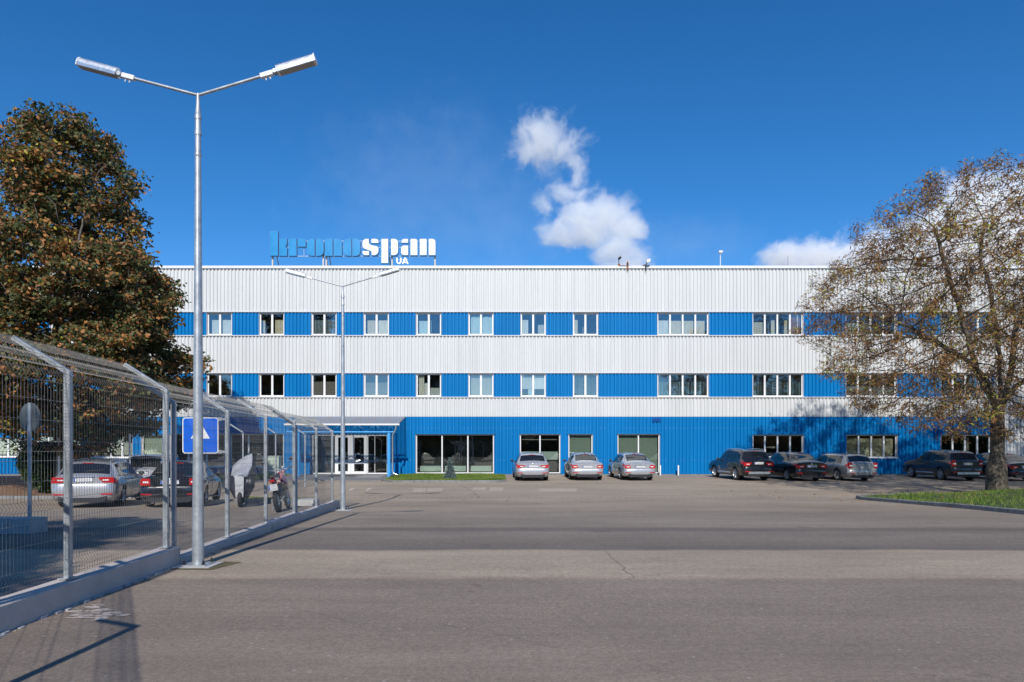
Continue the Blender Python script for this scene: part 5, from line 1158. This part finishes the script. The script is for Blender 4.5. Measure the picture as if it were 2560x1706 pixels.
# ------------------------------------------------------------------ trees
def colonize(attr, trunk, step, infl, kill, iters=400, grav=0.0, seed=1, limbs=()):
    rg = np.random.default_rng(seed); P = [np.array(p, float) for p in trunk]; par = [-1]+list(range(len(trunk)-1))
    for (at, pts) in limbs:
        prev = at; a = P[at]
        for b_ in pts:
            b_ = np.array(b_, float); n = max(1, int(np.linalg.norm(b_-a)/.32))
            for q in range(1, n+1): par.append(prev); P.append(a+(b_-a)*q/n+rg.normal(0, .02, 3)); prev = len(P)-1
            a = b_
    n_seed = len(P); A = attr.copy()
    near = np.full(len(A), 1e9); nid = np.zeros(len(A), int); start = 0; P_ = np.array(P)
    for i, p in enumerate(P):
        d = np.linalg.norm(A-p, axis=1); m = d < near; near[m] = d[m]; nid[m] = i
    first = True; stuck = 0
    for it in range(iters):
        keep = near > kill; A = A[keep]; near = near[keep]; nid = nid[keep]
        if len(A) == 0: break
        act = near < infl
        if not act.any():
            act = near < near.min()+.5
        dirs = {}
        Pn = np.array(P); dv = A[act]-Pn[nid[act]]; dv /= np.linalg.norm(dv, axis=1)[:, None]+1e-9
        ids = nid[act]; uq, inv = np.unique(ids, return_inverse=True); sm = np.zeros((len(uq), 3)); np.add.at(sm, inv, dv)
        new = []
        for u, s_ in zip(uq, sm):
            s_ = s_+rg.normal(0, .18, 3)*max(1, np.linalg.norm(s_))*.4; s_[2] += grav; n = np.linalg.norm(s_)
            if n < 1e-6: continue
            q = P[u]+s_/n*step; new.append((u, q))
        n0 = len(P)
        for u, q in new: par.append(int(u)); P.append(q)
        if len(new) == 0: break
        Q = np.array([q for _, q in new])
        D = np.linalg.norm(A[:, None, :]-Q[None], axis=2); k = D.argmin(1); dm = D[np.arange(len(A)), k]; m = dm < near-1e-6
        if not m.any():
            stuck += 1
            if stuck > 3: break
        else: stuck = 0
        near[m] = dm[m]; nid[m] = n0+k[m]
        if len(P) > 14000: break
    return np.array(P), np.array(par)
def radii(P, par, tip, expo=2.4, rmax=None):
    n = len(P); acc = np.zeros(n); kids = np.zeros(n, int)
    for i in range(n-1, -1, -1):
        if acc[i] == 0: acc[i] = tip**expo
        if par[i] >= 0: acc[par[i]] += acc[i]; kids[par[i]] += 1
    r = acc**(1/expo)
    return r, kids
def branch_arrays(P, par, r, n_big=10):
    V = []; Fq = []
    D = np.zeros_like(P)
    for i in range(len(P)):
        if par[i] >= 0: D[i] = P[i]-P[par[i]]
    if len(P) > 1: D[0] = D[1] if par[1] == 0 else (0, 0, 1)
    for i in range(len(P)):
        p = par[i]
        if p < 0: continue
        n = n_big if r[i] > .12 else (6 if r[i] > .035 else 4 if r[i] > .012 else 3); a, b_ = P[p], P[i]; da = D[p] if np.linalg.norm(D[p]) > 0 else D[i]
        if np.dot(da, D[i]) < .5*np.linalg.norm(da)*np.linalg.norm(D[i]): da = D[i]
        ra = min(r[p], r[i]*1.35) if r[i] < .6*r[p] else r[p]; base = len(V)
        for c, dd, q in ((a, da, ra), (b_, D[i], r[i])):
            dd = dd/np.linalg.norm(dd); e = np.cross(dd, (1, 0, 0) if abs(dd[0]) < .8 else (0, 1, 0)); e /= np.linalg.norm(e); h = np.cross(dd, e)
            for k in range(n):
                th = 2*math.pi*k/n; V.append(c+(e*math.cos(th)+h*math.sin(th))*q)
        for k in range(n): k2 = (k+1) % n; Fq.append((base+k, base+k2, base+n+k2, base+n+k))
    return np.array(V), np.array(Fq)
def leaves(C, size, aspect, rg, droop=0.0, fold=.35, jitter=.3, up=0.0):
    """bent leaf cards at centres C (n,3)"""
    n = len(C); s_ = size*rg.uniform(.6, 1.25, n); ax = rg.normal(0, 1, (n, 3)); ax[:, 2] = ax[:, 2]*.6-droop; ax /= np.linalg.norm(ax, axis=1)[:, None]
    nr = rg.normal(0, 1, (n, 3)); nr[:, 2] += up; b = np.cross(ax, nr); b /= np.linalg.norm(b, axis=1)[:, None]+1e-9; nn = np.cross(ax, b)
    C = C+rg.normal(0, jitter, (n, 3)); L_ = s_[:, None]*ax; W = (s_*aspect)[:, None]*b*.5; Fd = (s_*fold)[:, None]*nn*.5
    v0 = C-W*.35; v1 = C+W*.35; v2 = C+L_*.5-W+Fd; v3 = C+L_*.5+W+Fd; v4 = C+L_-W*.25; v5 = C+L_+W*.25
    V = np.stack([v0, v1, v2, v3, v4, v5], 1).reshape(-1, 3); k = np.arange(n)[:, None]*6
    Fq = np.concatenate([k+np.array([[0, 1, 3, 2]]), k+np.array([[2, 3, 5, 4]])], 0); return V, Fq
def bark_mat(name, c1, c2):
    m = bpy.data.materials.new(name); m.use_nodes = True; N = m.node_tree.nodes; L = m.node_tree.links; b = N['Principled BSDF']; b.inputs['Roughness'].default_value = .9
    tc = N.new('ShaderNodeTexCoord'); mp = N.new('ShaderNodeMapping'); mp.inputs['Scale'].default_value = (7, 7, 1.3); L.new(tc.outputs['Object'], mp.inputs[0])
    n = N.new('ShaderNodeTexNoise'); n.inputs['Scale'].default_value = 1.6; n.inputs['Detail'].default_value = 7; n.inputs['Roughness'].default_value = .7; n.inputs['Distortion'].default_value = .6; L.new(mp.outputs[0], n.inputs[0])
    cr = N.new('ShaderNodeValToRGB'); L.new(n.outputs[0], cr.inputs[0]); cr.color_ramp.elements[0].position = .35; cr.color_ramp.elements[0].color = (*c1, 1); cr.color_ramp.elements[1].position = .68; cr.color_ramp.elements[1].color = (*c2, 1)
    L.new(cr.outputs[0], b.inputs['Base Color']); bu = N.new('ShaderNodeBump'); bu.inputs['Strength'].default_value = .9; bu.inputs['Distance'].default_value = .05; L.new(n.outputs[0], bu.inputs['Height']); L.new(bu.outputs[0], b.inputs['Normal']); return m
# --- right hand chestnut: almost leafless crown of curled brown leaves
TD = 28.0; TX = PX(2493, TD); TZ = hz_lawn(TX, TD)-.03
def env_points(n, fun, box, rg):
    out = []
    while sum(len(o) for o in out) < n:
        q = rg.uniform([b[0] for b in box], [b[1] for b in box], (n*2, 3)); out.append(q[fun(q)])
    return np.concatenate(out)[:n]
HK = [2.2, 2.9, 3.8, 5.0, 6.3, 7.5, 8.8, 10.0, 11.2, 12.2, 13.0, 13.6]; RK = [2.3, 4.2, 5.9, 6.5, 6.7, 6.9, 7.1, 6.5, 5.6, 4.3, 2.8, .3]
rgR = np.random.default_rng(11)
def envR(q):
    h = q[:, 2]; rad = np.hypot(q[:, 0], q[:, 1]); ang = np.arctan2(q[:, 1], q[:, 0]); R_ = np.interp(h, HK, RK)*(1+.07*np.sin(ang*3+h*.8)+.05*np.sin(ang*7-h*1.7)+.04*np.sin(h*4+ang*2))
    cut = (h < 4.2) & (rad < 1.2); return (rad < R_) & (rad > R_*.10) & ~cut & (rgR.random(len(q)) < .25+.75*(rad/np.maximum(R_, .1))**1.5)
att = env_points(5200, envR, [(-8, 8), (-8, 8), (2.2, 13.7)], rgR)
trunk = [(0, 0, 0), (-.02, 0, .5), (-.02, 0, 1.0), (0, 0, 1.6), (.02, 0, 2.2), (.03, .02, 2.8), (.02, .02, 3.4)]
LIMBS = [(6, [(-.3, .1, 4.1), (-.75, .2, 5.1), (-1.15, .1, 6.4), (-1.65, 0, 7.9), (-2.3, -.2, 9.4), (-2.7, -.3, 10.6)]), (6, [(.12, -.1, 4.3), (-.1, -.3, 5.5), (-.2, -.2, 6.9), (-.1, .2, 8.3), (-.35, .5, 9.8), (-.2, .5, 11.2)]),
  (5, [(.4, .1, 3.9), (.75, .2, 5.2), (.95, .3, 6.7), (1.6, .3, 8.2), (2.0, .2, 9.7)]), (6, [(-.5, -.3, 4.4), (-1.6, -.9, 5.2), (-3.1, -1.2, 5.9), (-4.4, -1.5, 6.5)]), (6, [(.3, -.6, 4.3), (1.2, -1.8, 5.3), (2.0, -3.0, 6.2)]), (6, [(.1, .7, 4.4), (.2, 2.0, 5.6), (-.2, 3.4, 6.6)])]
P, par = colonize(att, trunk, .26, 2.6, .33, grav=0, seed=4, limbs=LIMBS)
# drooping fine twigs: sag thin ends
r, kids = radii(P, par, .0062, 2.05)
r = r*(.36/r[3]) if r[3] > .36 else r
P[1:, 2] -= .0
r[0] = .43; r[1] = .385; r[2] = .37; r[3:7] = np.minimum(r[3:7], .355); r = np.minimum(r, .42) if r[0] < .4 else np.concatenate([r[:7], np.minimum(r[7:], .27)])
V1, F1 = branch_arrays(P, par, r)
thin = np.where((r < .028))[0]; tips = np.where((kids == 0) | (r < .012))[0]; tips = tips[tips > 12]
# short hanging twigs
tw = []; twf = []
for i in tips:
    for _ in range(2):
        d = rgR.normal(0, 1, 3); out_ = P[i]*np.array([1, 1, 0]); out_ = out_/(np.linalg.norm(out_)+1e-6); d = d/np.linalg.norm(d)*.7+out_*.7+np.array([0, 0, -.25]); d /= np.linalg.norm(d); L_ = rgR.uniform(.12, .38)
        q0 = P[i]; q1 = q0+d*L_*.6; q2 = q1+(d+np.array([0, 0, -.5]))*L_*.4; k = len(tw); e = np.cross(d, (0, 0, 1)); e /= np.linalg.norm(e)+1e-6; e *= .006; f = np.array([0, 0, .006])
        tw += [q0-e, q0+e, q0+f*1.5, q1-e*.8, q1+e*.8, q1+f, q2-e*.5, q2+e*.5, q2+f*.5]
        for a in (0, 3):
            for b_ in range(3): c = (b_+1) % 3; twf.append((k+a+b_, k+a+c, k+a+3+c, k+a+3+b_))
tw = np.array(tw); twf = np.array(twf)
nl = 58000
nl = 66000; cc = P[rgR.choice(tips, 9000)]+rgR.normal(0, .13, (9000, 3)); src = cc[rgR.integers(0, 9000, nl)]+rgR.normal(0, .10, (nl, 3))
LV, LF = leaves(src, .17, .22, rgR, droop=.75, fold=.55, jitter=.05)
big = rgR.random(nl) < 0
M_leafR = leaf_mat('curled_leaf', [(0, (.075, .037, .016)), (.3, (.20, .100, .038)), (.60, (.33, .170, .062)), (.82, (.38, .23, .07)), (.88, (.33, .33, .05)), (1, (.44, .43, .06))], .2, .7)
BK = bark_mat('chestnut_bark', (.030, .024, .017), (.17, .14, .105))
def treeR(loc, rz, label, sc=1.0):
    t = thing('chestnut_tree', label, 'tree', loc, rz, 'bare chestnut trees on the lawn'); t.scale = (sc, sc, sc); return t
tR = treeR((TX, TD, TZ), 0, 'big chestnut tree with curled brown leaves and thick trunk on the right lawn')
# trunk = thick nodes separate from branches
thick = np.array([i for i in range(1, len(P)) if r[i] > .15 or i < 7]); sel = set(thick.tolist())
def sub_branch(mask):
    V = []; Fq = []; 
    idx = [i for i in range(1, len(P)) if mask(i)]
    P2 = P; Vx, Fx = branch_arrays(P2, np.array([par[i] if mask(i) else -1 for i in range(len(P))]), r, 14); return Vx, Fx
Vt, Ft = sub_branch(lambda i: i > 0 and i in sel); 
rt = rgR.random(len(Vt)); Vt = Vt*1.0
Vb, Fb = sub_branch(lambda i: i > 0 and i not in sel)
tk = fast_mesh('trunk', Vt, Ft, BK, tR, smooth=True); br_ = fast_mesh('branches', np.concatenate([Vb, tw]), np.concatenate([Fb, twf+len(Vb)]), BK, tR, smooth=True)
lf = fast_mesh('crown', LV, LF, M_leafR, tR)
# burrs where the limbs leave
t2 = dup(tR, (30.5, 29.5, g(29.5)+.3), R(140), label='second chestnut just out of frame to the right, its shadow dapples the white wall'); t2.scale = (1.02, 1.02, 1.02)

# --- left dense tree, green and rust leaves
LD = 27.6; LX = PX(162, LD); LZ = hz5(LX, LD)
HL = [2.1, 2.7, 3.7, 4.3, 5.8, 6.9, 7.7, 9.1, 10.3, 11.6, 12.6, 13.4, 14.3, 14.8, 15.2, 15.35]; RL = [1.6, 3.2, 3.8, 5.0, 4.7, 3.5, 4.0, 4.0, 2.9, 2.5, 2.9, 2.2, 2.0, 1.6, 1.5, 1.2]
rgL = np.random.default_rng(21)
def envL(q):
    q = q.copy()
    h = q[:, 2]; rad = np.hypot(q[:, 0], q[:, 1]); ang = np.arctan2(q[:, 1], q[:, 0]); R_ = np.interp(h, HL, RL)*(1+.05*np.sin(ang*3+h*1.1)+.07*np.sin(ang*5-h*2.3)+.05*np.sin(h*5+ang*2))
    return (h < 15.35) & (rad < R_) & (rgL.random(len(q)) < .12+.88*(rad/np.maximum(R_, .1))**1.5)
att = env_points(5600, envL, [(-8, 8), (-8, 8), (1.8, 17)], rgL)
trunk = [(0, 0, z) for z in np.arange(0, 3.2, .4)]
PL, parL = colonize(att, trunk, .36, 3.0, .40, seed=9)
rL, kL = radii(PL, parL, .010, 2.2); rL = np.minimum(rL, .30)
rL[:5] = [.40, .36, .33, .32, .31]
tipsL = np.where((kL == 0) | (rL < .02))[0]; tipsL = tipsL[tipsL > 9]
M_leafL = leaf_mat('rusty_leaf', [(0, (.045, .065, .024)), (.3, (.085, .105, .036)), (.52, (.13, .14, .05)), (.66, (.25, .14, .055)), (.80, (.42, .18, .065)), (.97, (.50, .23, .07)), (1, (.5, .42, .06))], .25, .5)
clus = PL[rgL.choice(tipsL, 5200)]+rgL.normal(0, .14, (5200, 3))*np.array([1, 1, .6])
clus = clus[clus[:, 2] < 15.5]; vd = np.sin(clus[:, 0]*1.9+2)+np.sin(clus[:, 1]*2.1+clus[:, 2])+np.sin(clus[:, 2]*2.7+clus[:, 0]*.8); clus = clus[vd > -1.15]; nl = 125000; src = clus[rgL.integers(0, len(clus), nl)]+rgL.normal(0, .21, (nl, 3))*np.array([1, 1, .42])
VL, FL = leaves(src, .165, .62, rgL, droop=.5, fold=.4, jitter=.02, up=.8)
BK2 = bark_mat('grey_bark', (.05, .043, .035), (.20, .18, .15))
tL = thing('maple_tree', 'tall dense tree with green and rusty leaves at the left edge', 'tree', (LX, LD, LZ), 0, 'dense rusty leaved trees on the left')
idx1 = np.array([parL[i] if (rL[i] > .10) else -1 for i in range(len(PL))]); idx2 = np.array([parL[i] if not (rL[i] > .10) else -1 for i in range(len(PL))]); idx1[0] = -1
Va, Fa = branch_arrays(PL, idx1, rL, 12); fast_mesh('trunk', Va, Fa, BK2, tL, smooth=True)
Va, Fa = branch_arrays(PL, idx2, rL); fast_mesh('branches', Va, Fa, BK2, tL, smooth=True)
fast_mesh('crown', VL, FL, M_leafL, tL)
t3 = dup(tL, (LX-9.0, LD+1.5, LZ), R(70), label='lower neighbour of the tall dense tree, cut off by the left edge of the photo'); t3.scale = (.90, .90, .78)
#t4 = dup(tL, (PX(432, 32), 32.0, g(32)), R(200), label='small round crowned tree between the tall dense tree and the near lamp pole')
# trees standing behind the camera: they shade the car park and show in the window panes
t5 = dup(tL, (-9.9, -4.5, 0), R(30), label='dense tree behind the camera whose shadow falls on the fenced car park'); t5.scale = (1, 1, .95)
for i, (x, y, s_) in enumerate(((-58, -30, 1.0), (-44, -31, 1.0), (-30, -26, 1.0), (-17, -32, .9), (-3, -30, .85), (9, -34, 1.0), (22, -29, .9), (35, -31, 1.0), (48, -30, .95), (61, -33, 1.0))):
    q = dup(tL, (x, y, 0), R(50*i), label='dense tree of the row behind the camera, only mirrored in the panes'); q.scale = (s_*1.3, s_, s_*.8); q['group'] = 'row of trees behind the camera'
# low evergreen bush round the trunk
def bush(loc, r_, h, n, label, name, mt, size, cone=True, seed=3):
    rg = np.random.default_rng(seed); t = thing(name, label, 'bush' if not cone else 'spruce', loc)
    m_ = MB(); m_.tube([(0, 0, -.02), (0, 0, h*.92)], [.035*h, .006], 6); m_.build('stem', BK2, t)
    out = []
    V = []; 
    hh = h*(1-np.sqrt(rg.random(n))) if cone else h*rg.random(n)
    if cone:
        tier = np.round(hh/h*11)/11*h; hh = tier+rg.normal(0, h*.012, n)
        R_ = r_*(1-hh/h)+.03; rad = R_*np.sqrt(rg.random(n)); ang = rg.random(n)*6.283; k = np.round(ang/6.283*14)/14*6.283; ang = k+rg.normal(0, .12, n); hh = hh-rad*.18
    else:
        R_ = r_*np.sin(np.clip(hh/h, .05, 1)*2.6)**.7; rad = R_*rg.random(n)**.4; ang = rg.random(n)*6.283; R_ *= 1+.2*np.sin(ang*4)
    C = np.stack([rad*np.cos(ang), rad*np.sin(ang), np.maximum(.03, hh)], 1); Vv, Ff = leaves(C, size, .3 if cone else .5, rg, droop=.1, fold=.2, jitter=.01, up=.5); fast_mesh('foliage', Vv, Ff, mt, t); return t
M_spruce = leaf_mat('spruce_needles', [(0, (.05, .075, .065)), (.5, (.12, .17, .16)), (1, (.26, .34, .34))], .1, .6)
M_bush = leaf_mat('bush_leaf', [(0, (.02, .04, .012)), (.6, (.06, .10, .03)), (1, (.13, .17, .05))], .2, .5)
bush((PX(1125.4, 37.2), 37.2, hz1(PX(1125.4, 37.2), 37.2)-.02), .36, 1.15, 5200, 'small blue spruce on the grass plot before the shop window', 'blue_spruce', M_spruce, .075)
bush((LX-1.2, 28.6, hz5(LX, 28.6)), 1.2, 2.1, 14000, 'low green bush growing against the trunk of the tall dense tree', 'green_bush', M_bush, .14, cone=False, seed=8)
bh = bush((-44.1, -42.3, 0), 1.6, 2.2, 9000, 'dark bush added behind the camera to hide bright ground, first from the left', 'added_dark_bush', M_bush, .2, cone=False, seed=9)  # bushes added to keep bright far ground out of the pane reflections
bh.scale = (2.4, 2.4, 2.2); bh['group'] = 'added bushes behind the camera'
for i in range(-3, 22): dup(bh, (-44+i*6.2+(.1 if i == 0 else 0), -42, 0), R(i*70), label='dark bush added behind the camera to hide bright ground, seen only in reflections').scale = (2.4, 2.4, 2.2)
bh['label'] = 'dark bush added behind the camera to hide bright ground, seen only in reflections'
# fallen leaves
rgF = np.random.default_rng(5); pts = []
for _ in range(900):
    a = rgF.random()
    if a < .35: x, y = TX+rgF.normal(-3, 4), TD+rgF.normal(-1, 3)
    elif a < .37: x, y = rgF.uniform(-3, 12), rgF.uniform(8, 36)
    else: x, y = rgF.uniform(-36, -17), rgF.uniform(27.5, 33)
    z = hz_lawn(x, y)+.03 if inside(LAWN, x, y) else (hz5(x, y) if inside(B5, x, y) else g(y)); pts.append((x, y, z+.012))
Vv, Ff = leaves(np.array(pts), .13, .5, rgF, droop=0, fold=.3, jitter=0.0); Vv = Vv.reshape(-1, 6, 3); c0 = np.array(pts)[:, None, 2]; Vv[:, :, 2] = c0+np.abs(Vv[:, :, 2]-c0)*.3; Vv = Vv.reshape(-1, 3)
o = fast_mesh('fallen_leaves', Vv, Ff, mat('dry_leaf', (.30, .13, .05), .8, 0, (3, .4))); tag(o, 'dry brown leaves scattered under the trees', 'leaves', kind='stuff')

# ------------------------------------------------------------------ steam
def steam(name, label, D, blobs, dens, thick=9.0, seed=0.0, nscale=.11, coords=(0, 0)):
    """blobs in photo px (x, y, rx, ry, weight)"""
    xs_ = [PX(b[0]-b[2]*1.25, D) for b in blobs]+[PX(b[0]+b[2]*1.25, D) for b in blobs]; zs_ = [PZ(b[1]+b[3]*1.25, D) for b in blobs]+[PZ(b[1]-b[3]*1.25, D) for b in blobs]
    x0, x1, z0, z1 = min(xs_), max(xs_), min(zs_), max(zs_); m_ = MB(); m_.box(x0, x1, D-thick*1.3, D+thick*1.3, z0, z1)
    m = bpy.data.materials.new(name); m.use_nodes = True; N = m.node_tree.nodes; L = m.node_tree.links; N.remove(N['Principled BSDF'])
    vol = N.new('ShaderNodeVolumePrincipled'); vol.inputs['Color'].default_value = (1, 1, 1, 1); vol.inputs['Anisotropy'].default_value = -.15
    tc = N.new('ShaderNodeTexCoord')
    def vm(op, a, b_=None):
        n = N.new('ShaderNodeVectorMath'); n.operation = op
        for i, q in enumerate((a, b_)):
            if q is None: continue
            if isinstance(q, tuple): n.inputs[i].default_value = q
            else: L.new(q, n.inputs[i])
        return n
    def mth(op, a, b_=None, c=None):
        n = N.new('ShaderNodeMath'); n.operation = op
        for i, q in enumerate((a, b_, c)):
            if q is None: continue
            if isinstance(q, (int, float)): n.inputs[i].default_value = q
            else: L.new(q, n.inputs[i])
        return n.outputs[0]
    pos = tc.outputs['Object']
    # large-scale warp
    nw = N.new('ShaderNodeTexNoise'); nw.inputs['Scale'].default_value = nscale*.9; nw.inputs['Detail'].default_value = 4; nw.inputs['Roughness'].default_value = .6; L.new(vm('ADD', pos, (seed, seed*2, 0.0)).outputs[0], nw.inputs['Vector'])
    wv = vm('SUBTRACT', nw.outputs['Color'], (.5, .5, .5)); wv2 = vm('MULTIPLY', wv.outputs[0], (9.0, 7.0, 9.0)); P_ = vm('ADD', pos, wv2.outputs[0]).outputs[0]
    acc = None
    for (bx, by, rx, ry, wt) in blobs:
        c = (PX(bx, D), D, PZ(by, D)); s_ = D/F; inv = (1/(rx*s_), 1/max(3.0, min(thick, (rx+ry)*.5*s_)), 1/(ry*s_))
        a = vm('MULTIPLY', vm('SUBTRACT', P_, c).outputs[0], inv); ln = vm('LENGTH', a.outputs[0]); v = mth('MULTIPLY', mth('SUBTRACT', 1.0, ln.outputs['Value']), wt)
        acc = v if acc is None else mth('MAXIMUM', acc, v)
    n1 = N.new('ShaderNodeTexNoise'); n1.inputs['Scale'].default_value = nscale*3; n1.inputs['Detail'].default_value = 8; n1.inputs['Roughness'].default_value = .70; L.new(P_, n1.inputs['Vector'])
    e = mth('MULTIPLY_ADD', n1.outputs[0], 2.1, -1.0); d = mth('ADD', acc, e); dd = mth('MULTIPLY', mth('MAXIMUM', mth('MINIMUM', mth('MULTIPLY', d, 1.8), .9), 0.0), dens)
    L.new(dd, vol.inputs['Density']); L.new(vol.outputs[0], N['Material Output'].inputs['Volume'])
    o = m_.build(name, m); tag(o, label, 'steam', kind='stuff'); return o
def cp(x, y): return (1250+x/3.733, 280+y/3.733)
BL = []
for (x, y, rx, ry, wt) in ((400, 250, 250, 230, .66), (560, 310, 250, 140, .6), (270, 370, 210, 130, .55), (730, 270, 110, 60, .55), (740, 450, 105, 110, .7), (770, 600, 80, 110, .65), (650, 760, 230, 110, .6), (380, 880, 90, 120, .6),
    (760, 960, 240, 170, 1.1), (1000, 980, 270, 200, 1.4), (1180, 1090, 230, 180, 1.4), (850, 1090, 280, 160, 1.2), (560, 1150, 240, 140, .95), (1080, 1270, 260, 140, 1.4), (1180, 1350, 220, 120, 1.0), (1150, 1450, 260, 100, .9)):
    a, b_ = cp(x, y); BL.append((a, b_, rx/3.733, ry/3.733, wt))
st = steam('steam_plume', 'white steam plume rising behind the roof right of the letter sign', 150, BL, .26, seed=3.0)
steam('steam_cloud', 'white steam cloud behind the bare tree at the right', 165, [(1975, 648, 80, 42, .9), (2065, 640, 90, 50, .7), (2200, 650, 110, 70, .75), (2340, 620, 110, 100, .9), (2450, 560, 130, 120, 1.1), (2560, 590, 170, 170, 1.2), (2440, 650, 200, 110, 1.1), (2640, 540, 140, 120, 1.0)], .38, seed=11.0)

steam('steam_haze', 'faint thinning steam drifting left of the white plume', 190, [(1080, 470, 330, 230, .6), (1230, 560, 260, 160, .6), (1700, 610, 240, 70, .6)], .0045, seed=21.0, thick=14, nscale=.05)
